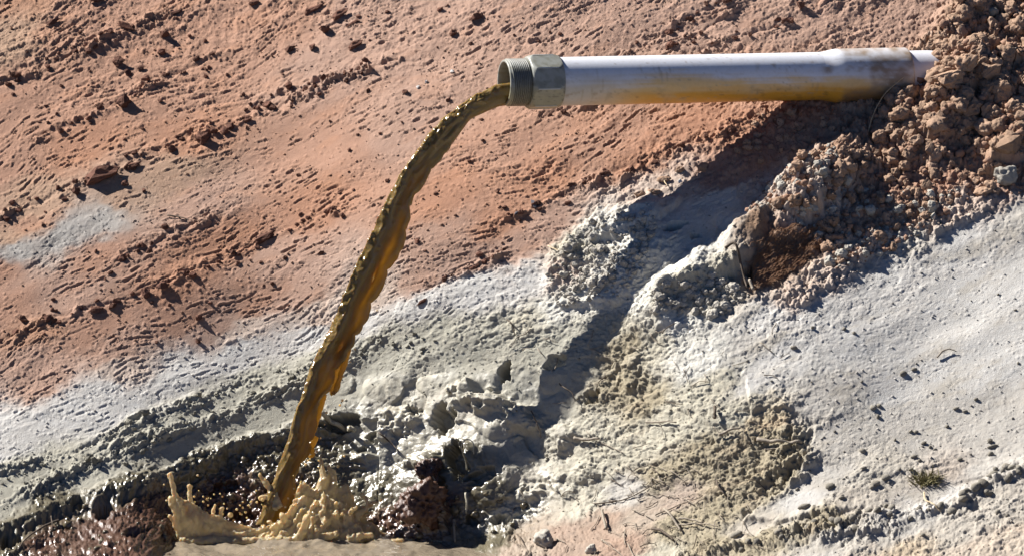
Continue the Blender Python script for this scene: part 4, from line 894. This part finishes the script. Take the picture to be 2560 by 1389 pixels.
def stuff(name, pts, wet=0.0, sc_=.78):
    base = [np.array([v.co[:] for v in lumpy(200+k, 1 if k < 4 else 2).vertices]) for k in range(4)]
    tri = np.array([p.vertices[:] for p in lumpy(200, 1).polygons]); cos, fs, cl = [], [], []; off = 0
    for i, ((s_, u, y), r, g, b) in enumerate(pts):
        p, n = surf(u, y); a, c_ = RR.uniform(0, 6.28), RR.uniform(0, 6.28)
        Rm = np.array(Matrix.Rotation(a, 3, 'Z') @ Matrix.Rotation(c_, 3, 'X')); v = base[i % 4] @ Rm.T*(s_*.0005)*np.array([1.15, 1, .9])
        cos.append(v + np.array(p + n*s_*.0001)); fs.append(tri+off); off += len(v); k = RR.uniform(.85, 1.12); cl.append(np.tile([r*k*sc_, g*k*sc_, b*k*sc_], (len(v), 1)))
    me = mesh_np(name, np.concatenate(cos), np.concatenate(fs)); set_attr(me, 'albedo', np.concatenate(cl)); set_attr(me, 'wet', np.full(off, wet))
    return tag(link(name, me, mat_soil), 'loose crumbs of earth filling the gaps between the clods of the bank', 'crumbs', kind='stuff')
stuff('earth_crumbs', stuff_pts)
# grit: too small and many to count
gp = []
for k in range(9500):
    u, y = RR.uniform(0, 2560), RR.uniform(0, 1389); i, j, _, _ = cell(u, y)
    if RR.random() > .25 + .5*RGH[j, i] + .4*min(LMP[j, i], 1): continue
    if WET[j, i] > .4: continue
    c = ALB[j, i]*RR.choice((.55, .75, .9, 1.1)); gp.append(((RR.choice((2.5, 3, 3, 3.5, 4, 5, 6.5)), u, y), *c))
g = stuff('grit', gp, 0.0, 1.0); g['label'] = 'fine grit and tiny stones scattered over the whole slope'; g['category'] = 'grit'
# wet lumps at the pool
WL = [(430,1200),(560,1150),(700,1130),(720,1260),(640,1320),(480,1330),(380,1389),(0,1389),(0,1340),(200,1260),(330,1230)]
WR = [(960,1330),(1030,1240),(1130,1190),(1250,1230),(1330,1260),(1290,1330),(1160,1350),(1060,1345)]
scatter(WL, 80, 5, 17, 2.0, V_wet, 'mud_lump', 'glistening wet mud lump on the dark shore left of the jet', 'mud lump', 'wet lumps left of the jet', 80, .45)
scatter(WR, 32, 6, 20, 2.0, V_wet, 'mud_lump', 'glistening wet mud lump on the shore right of the splash', 'mud lump', 'wet lumps right of the splash', 32, .45)
tag(put('mud_boulder', V_wrd, 1085, 1288, 118, 112, 60, .3), 'wet dark red boulder at the water edge right of the splash', 'boulder')
tag(put('mud_boulder', V_wrd, 1078, 1180, 64, 70, 60, .4), 'dark wet mud block in the gully shadow above the red boulder', 'boulder')
tag(put('crusted_stone', V_wht, 1362, 1362, 52, 62, 70, .2), 'white crusted stone at the bottom edge right of the pool', 'stone')
tag(put('crusted_stone', V_wht, 1480, 1385, 40, 20, 15, .3), 'small white stone at the bottom edge right of the taller crusted stone', 'stone')

# ------------------------------------------------------------------ twigs, roots, straw
def wood(name, col, rough=.8):
    m = M(name); geo = m.n('NewGeometry'); n = m.noise(180, 4, .7, geo.outputs['Position'])
    m.l(m.mix(m.ramp(n.outputs[0], .3, .7, 0, .8), col, tuple(x*.5 for x in col)), m.p.inputs['Base Color']); m.p.inputs['Roughness'].default_value = rough; m.bump(n.outputs[0], .6, .002); return m.m
mTW = wood('grey_twig', (.30, .25, .19)); mDK = wood('dark_root', (.10, .07, .045)); mST = wood('dry_straw', (.60, .47, .29)); mMUD = wood('muddy_stick', (.42, .38, .28), .35); mWI = wood('black_wire', (.02, .02, .02), .4)
def twig(name, pts, r0, r1, mat, label, cat, group=None, lift=2.0, n=14, arcup=0.0, wob=1.5):
    p = spline(pts, n); out = []
    for k, (u, y) in enumerate(p):
        t = k/(n-1); q, nn = surf(u + wob*RR.gauss(0, .4), y + wob*RR.gauss(0, .4), lift + r0 + arcup*math.sin(math.pi*t)); out.append(q)
    out = np.array([v[:] for v in out]); out[1:-1] = .25*out[:-2] + .5*out[1:-1] + .25*out[2:]
    me = tube_mesh(name, out, np.linspace(r0, r1, n)*.001, 7); return tag(link(name, me, mat), label, cat, group)
TW = [
 ('twig',[(420,541),(445,544),(474,554)],2.0,1.2,mDK,'thin dark twig lying across the red slope at left','twig',3,0),
 ('twig',[(1893,1097),(1925,1106),(1965,1110),(2006,1114)],5.5,3.5,mTW,'thick grey twig lying on the brown patch below the white slab edge','twig',3,4),
 ('twig',[(1910,1120),(1945,1121)],2,1.3,mTW,'short thin twig under the thick grey twig','twig',2,0),
 ('twig',[(1798,1089),(1825,1078),(1853,1073)],4,2.2,mTW,'short dark twig left of the thick grey twig','twig',3,2),
 ('twig',[(1439,1097),(1470,1101),(1503,1098)],4.2,3,mTW,'stubby grey twig on the pale apron right of the shadow','twig',3,2),
 ('twig',[(1500,1104),(1530,1118),(1562,1134)],1.6,1,mTW,'hair thin twig running down from the stubby grey one','twig',2,0),
 ('peg',[(1511,1281),(1514,1305),(1519,1333)],3.6,3.0,mTW,'upright grey stub standing in the reddish strip at the bottom','twig',6,4),
 ('twig',[(1664,1275),(1685,1300),(1706,1333)],3.6,2.4,mTW,'slanting grey twig left of the tangle at the bottom','twig',4,6),
 ('twig',[(1634,1329),(1660,1339),(1687,1358)],3.8,2.6,mDK,'short dark twig at the bottom below the tangle','twig',3,3),
 ('twig',[(1700,1302),(1730,1303),(1760,1312)],2.8,1.6,mTW,'pale twig crossing the tangle at the bottom','twig',4,3),
 ('twig',[(1690,1315),(1725,1318),(1770,1316),(1800,1322)],2.2,1.2,mTW,'lower pale twig of the tangle at the bottom','twig',4,3),
 ('twig',[(1793,1203),(1802,1225),(1820,1245)],2.6,1.4,mDK,'dark crooked twig above the tangle','twig',4,4),
 ('twig',[(1618,1057),(1650,1056),(1694,1058)],2.6,1.6,mTW,'long thin twig lying level on the pale apron','twig',3,2),
 ('peg',[(1790,1020),(1792,1036),(1791,1052)],4,3.4,mDK,'short dark post standing in the apron','twig',6,3),
 ('root',[(1490,1262),(1566,1250),(1610,1228),(1660,1200),(1720,1172)],1.8,1.0,mDK,'long dark root edging the reddish strip','root',2,0),
 ('root',[(1640,1290),(1700,1262),(1760,1240)],1.6,.9,mDK,'thin dark root on the reddish strip','root',2,0),
 ('twig',[(1138,1306),(1141,1335),(1144,1368)],3.4,2.2,mTW,'upright twig at the pool edge beside the red boulder','twig',8,4),
 ('stick',[(808,1044),(830,1052),(860,1064),(892,1080)],6.5,5.5,mMUD,'mud coated stick bridging the dark hollow right of the jet','stick',26,10),
 ('twig',[(2310,1234),(2314,1258),(2330,1268),(2352,1285)],2.2,1.4,mST,'pale forked twig under the grass tuft','twig',3,3),
 ('twig',[(2343,900),(2356,888),(2372,882),(2392,886)],2.4,1.2,mTW,'small curved twig alone on the white slope','twig',3,4),
 ('root',[(1818,668),(1835,657),(1850,672),(1858,700),(1870,735)],4,2.2,mDK,'dark crooked root hanging in the brown hollow beside the spur','root',14,8),
 ('root',[(1862,695),(1874,712),(1884,738)],5,3.5,mTW,'grey root stub at the mouth of the brown hollow','root',16,6),
 ('wire',[(2505,182),(2525,186),(2545,185),(2575,182)],1.8,1.8,mWI,'thin black wire poking from the heap at the right edge','wire',16,3),
 ('root',[(146,1301),(110,1320),(80,1345),(44,1378)],3.2,1.6,mDK,'dark root running down the wet shore at lower left','root',6,6),
 ('root',[(128,1290),(130,1330)],1.6,1,mDK,'short dark rootlet crossing the root at lower left','root',8,3),
 ('straw',[(1372,616),(1385,626),(1403,636)],1.6,1,mST,'tan straw stuck at the left rim of the mound','straw',4,3),
 ('straw',[(1659,445),(1662,462),(1678,481)],1.6,1,mST,'pale forked straw above the white mound','straw',4,3),
 ('rootlet',[(1403,962),(1420,975),(1438,985),(1441,1005)],1.8,1,mDK,'rootlet hanging into the shadow above the mud shoulder','root',8,6),
 ('rootlet',[(1333,1030),(1345,1050),(1352,1070),(1356,1096)],1.8,1,mDK,'rootlet hanging into the lower part of the shadow','root',8,6),
 ('rootlet',[(1155,1165),(1163,1135),(1180,1108),(1195,1115),(1188,1140)],2.2,1.2,mMUD,'looped muddy rootlet above the gully shadow','root',10,10),
 ('rootlet',[(1100,1165),(1096,1190),(1098,1220)],2.6,1.6,mMUD,'muddy rootlet dangling before the dark block','root',20,6),
 ('rootlet',[(1175,1235),(1180,1260),(1170,1285)],3.4,2.2,mMUD,'muddy rootlet standing right of the red boulder','root',12,6),
 ('twig',[(960,1090),(985,1110),(1010,1135)],2.4,1.2,mDK,'small dark twig on the wet mud right of the jet','twig',6,5),
 ('root',[(1270,800),(1285,815),(1290,840)],2,1.2,mDK,'short curved root at the top of the grey apron','root',4,4),
 ('root',[(1330,825),(1315,840),(1295,848),(1280,870)],1.8,1,mTW,'grey root curling across the top of the apron','root',4,4),
]
for (nm, pts, r0, r1, mt, lab, cat, lift, arc_) in TW: twig(nm, pts, r0, r1, mt, lab, cat, None, lift, 16, arc_)
for k in range(150):
    if k % 2: u, y = RR.uniform(1280, 1960), RR.uniform(790, 1370)
    else: u, y = RR.uniform(1480, 1900), RR.uniform(1150, 1380)
    a = RR.uniform(-.9, .6) if RR.random() < .7 else RR.uniform(-2.2, -.9); l = RR.uniform(14, 48)
    pts = [(u, y), (u + l*.5*math.cos(a) + RR.gauss(0, 4), y - l*.5*math.sin(a) + RR.gauss(0, 4)), (u + l*math.cos(a), y - l*math.sin(a))]
    r = RR.uniform(.8, 1.6); twig('rootlet', pts, r, r*.6, RR.choice((mTW, mTW, mDK)), 'hair thin dry rootlet strewn on the apron right of the gully', 'root', 'rootlets strewn on the apron', 2, 8, RR.uniform(0, 5))
# the straw hanging before the pipe socket
ps = spline([(2259,194,250),(2236,212,235),(2210,236,222),(2190,270,205),(2178,300,190),(2168,340,175),(2163,395,130)], 30)
tag(link('straw', tube_mesh('straw', P3(ps[:, 0], ps[:, 1], ps[:, 2]-8), np.linspace(.8, 1.5, 30)*.001, 6), mST), 'long thin bent straw in front of the pipe socket', 'straw')
# root fibres of the brown hollow
cos, fs, off = [], [], 0
for k in range(420):
    u, y = RR.uniform(1885, 2060), RR.uniform(575, 720)
    if not in_poly(u, y, [(1900,620),(1985,575),(2062,560),(2075,600),(2020,655),(1950,700),(1890,730)]): continue
    l = RR.uniform(18, 45); pts = []
    for t in np.linspace(0, 1, 5):
        q, nn = surf(u - l*t*.8 + RR.gauss(0, 2), y + l*t*.55 + RR.gauss(0, 2), 3 + 9*math.sin(math.pi*t)); pts.append(q[:])
    c, f = tube_np(np.array(pts), np.full(5, .0007), 4); cos.append(c); fs += [[i+off for i in dict.fromkeys(x)] for x in f]; off += len(c)
me = bpy.data.meshes.new('root_fibres'); me.from_pydata([tuple(x) for c in cos for x in c], [], fs); me.update()
tag(link('root_fibres', me, wood('fibre', (.26, .13, .06))), 'mat of brown root fibres in the hollow beside the white spur', 'root mat', kind='stuff')
# grass tuft
cos, fs = [], []
for k in range(260):
    u = 2315 + RR.gauss(0, 17); y = 1204 + RR.gauss(0, 7); p, n = surf(u, y); l = RR.uniform(.010, .030); dr = Vector((RR.gauss(0, .7) + (u-2315)/40, RR.gauss(0, .5)-.15, RR.uniform(.5, 1.1))).normalized()
    sd = dr.cross(Vector((RR.gauss(0, 1), RR.gauss(0, 1), RR.gauss(0, 1)))).normalized()*.0011; b = len(cos); q = p + dr*l*.6; e = q + (dr + Vector((RR.gauss(0, .4), RR.gauss(0, .4), -.25))).normalized()*l*.5
    cos += [p-sd, p+sd, q+sd*.8, q-sd*.8, e]; fs += [(b, b+1, b+2, b+3), (b+3, b+2, b+4)]
me = bpy.data.meshes.new('grass_tuft'); me.from_pydata([v[:] for v in cos], [], fs); me.update()
tag(link('grass_tuft', me, wood('dry_grass', (.22, .19, .075))), 'small olive grass tuft growing on the white slope at lower right', 'grass tuft')
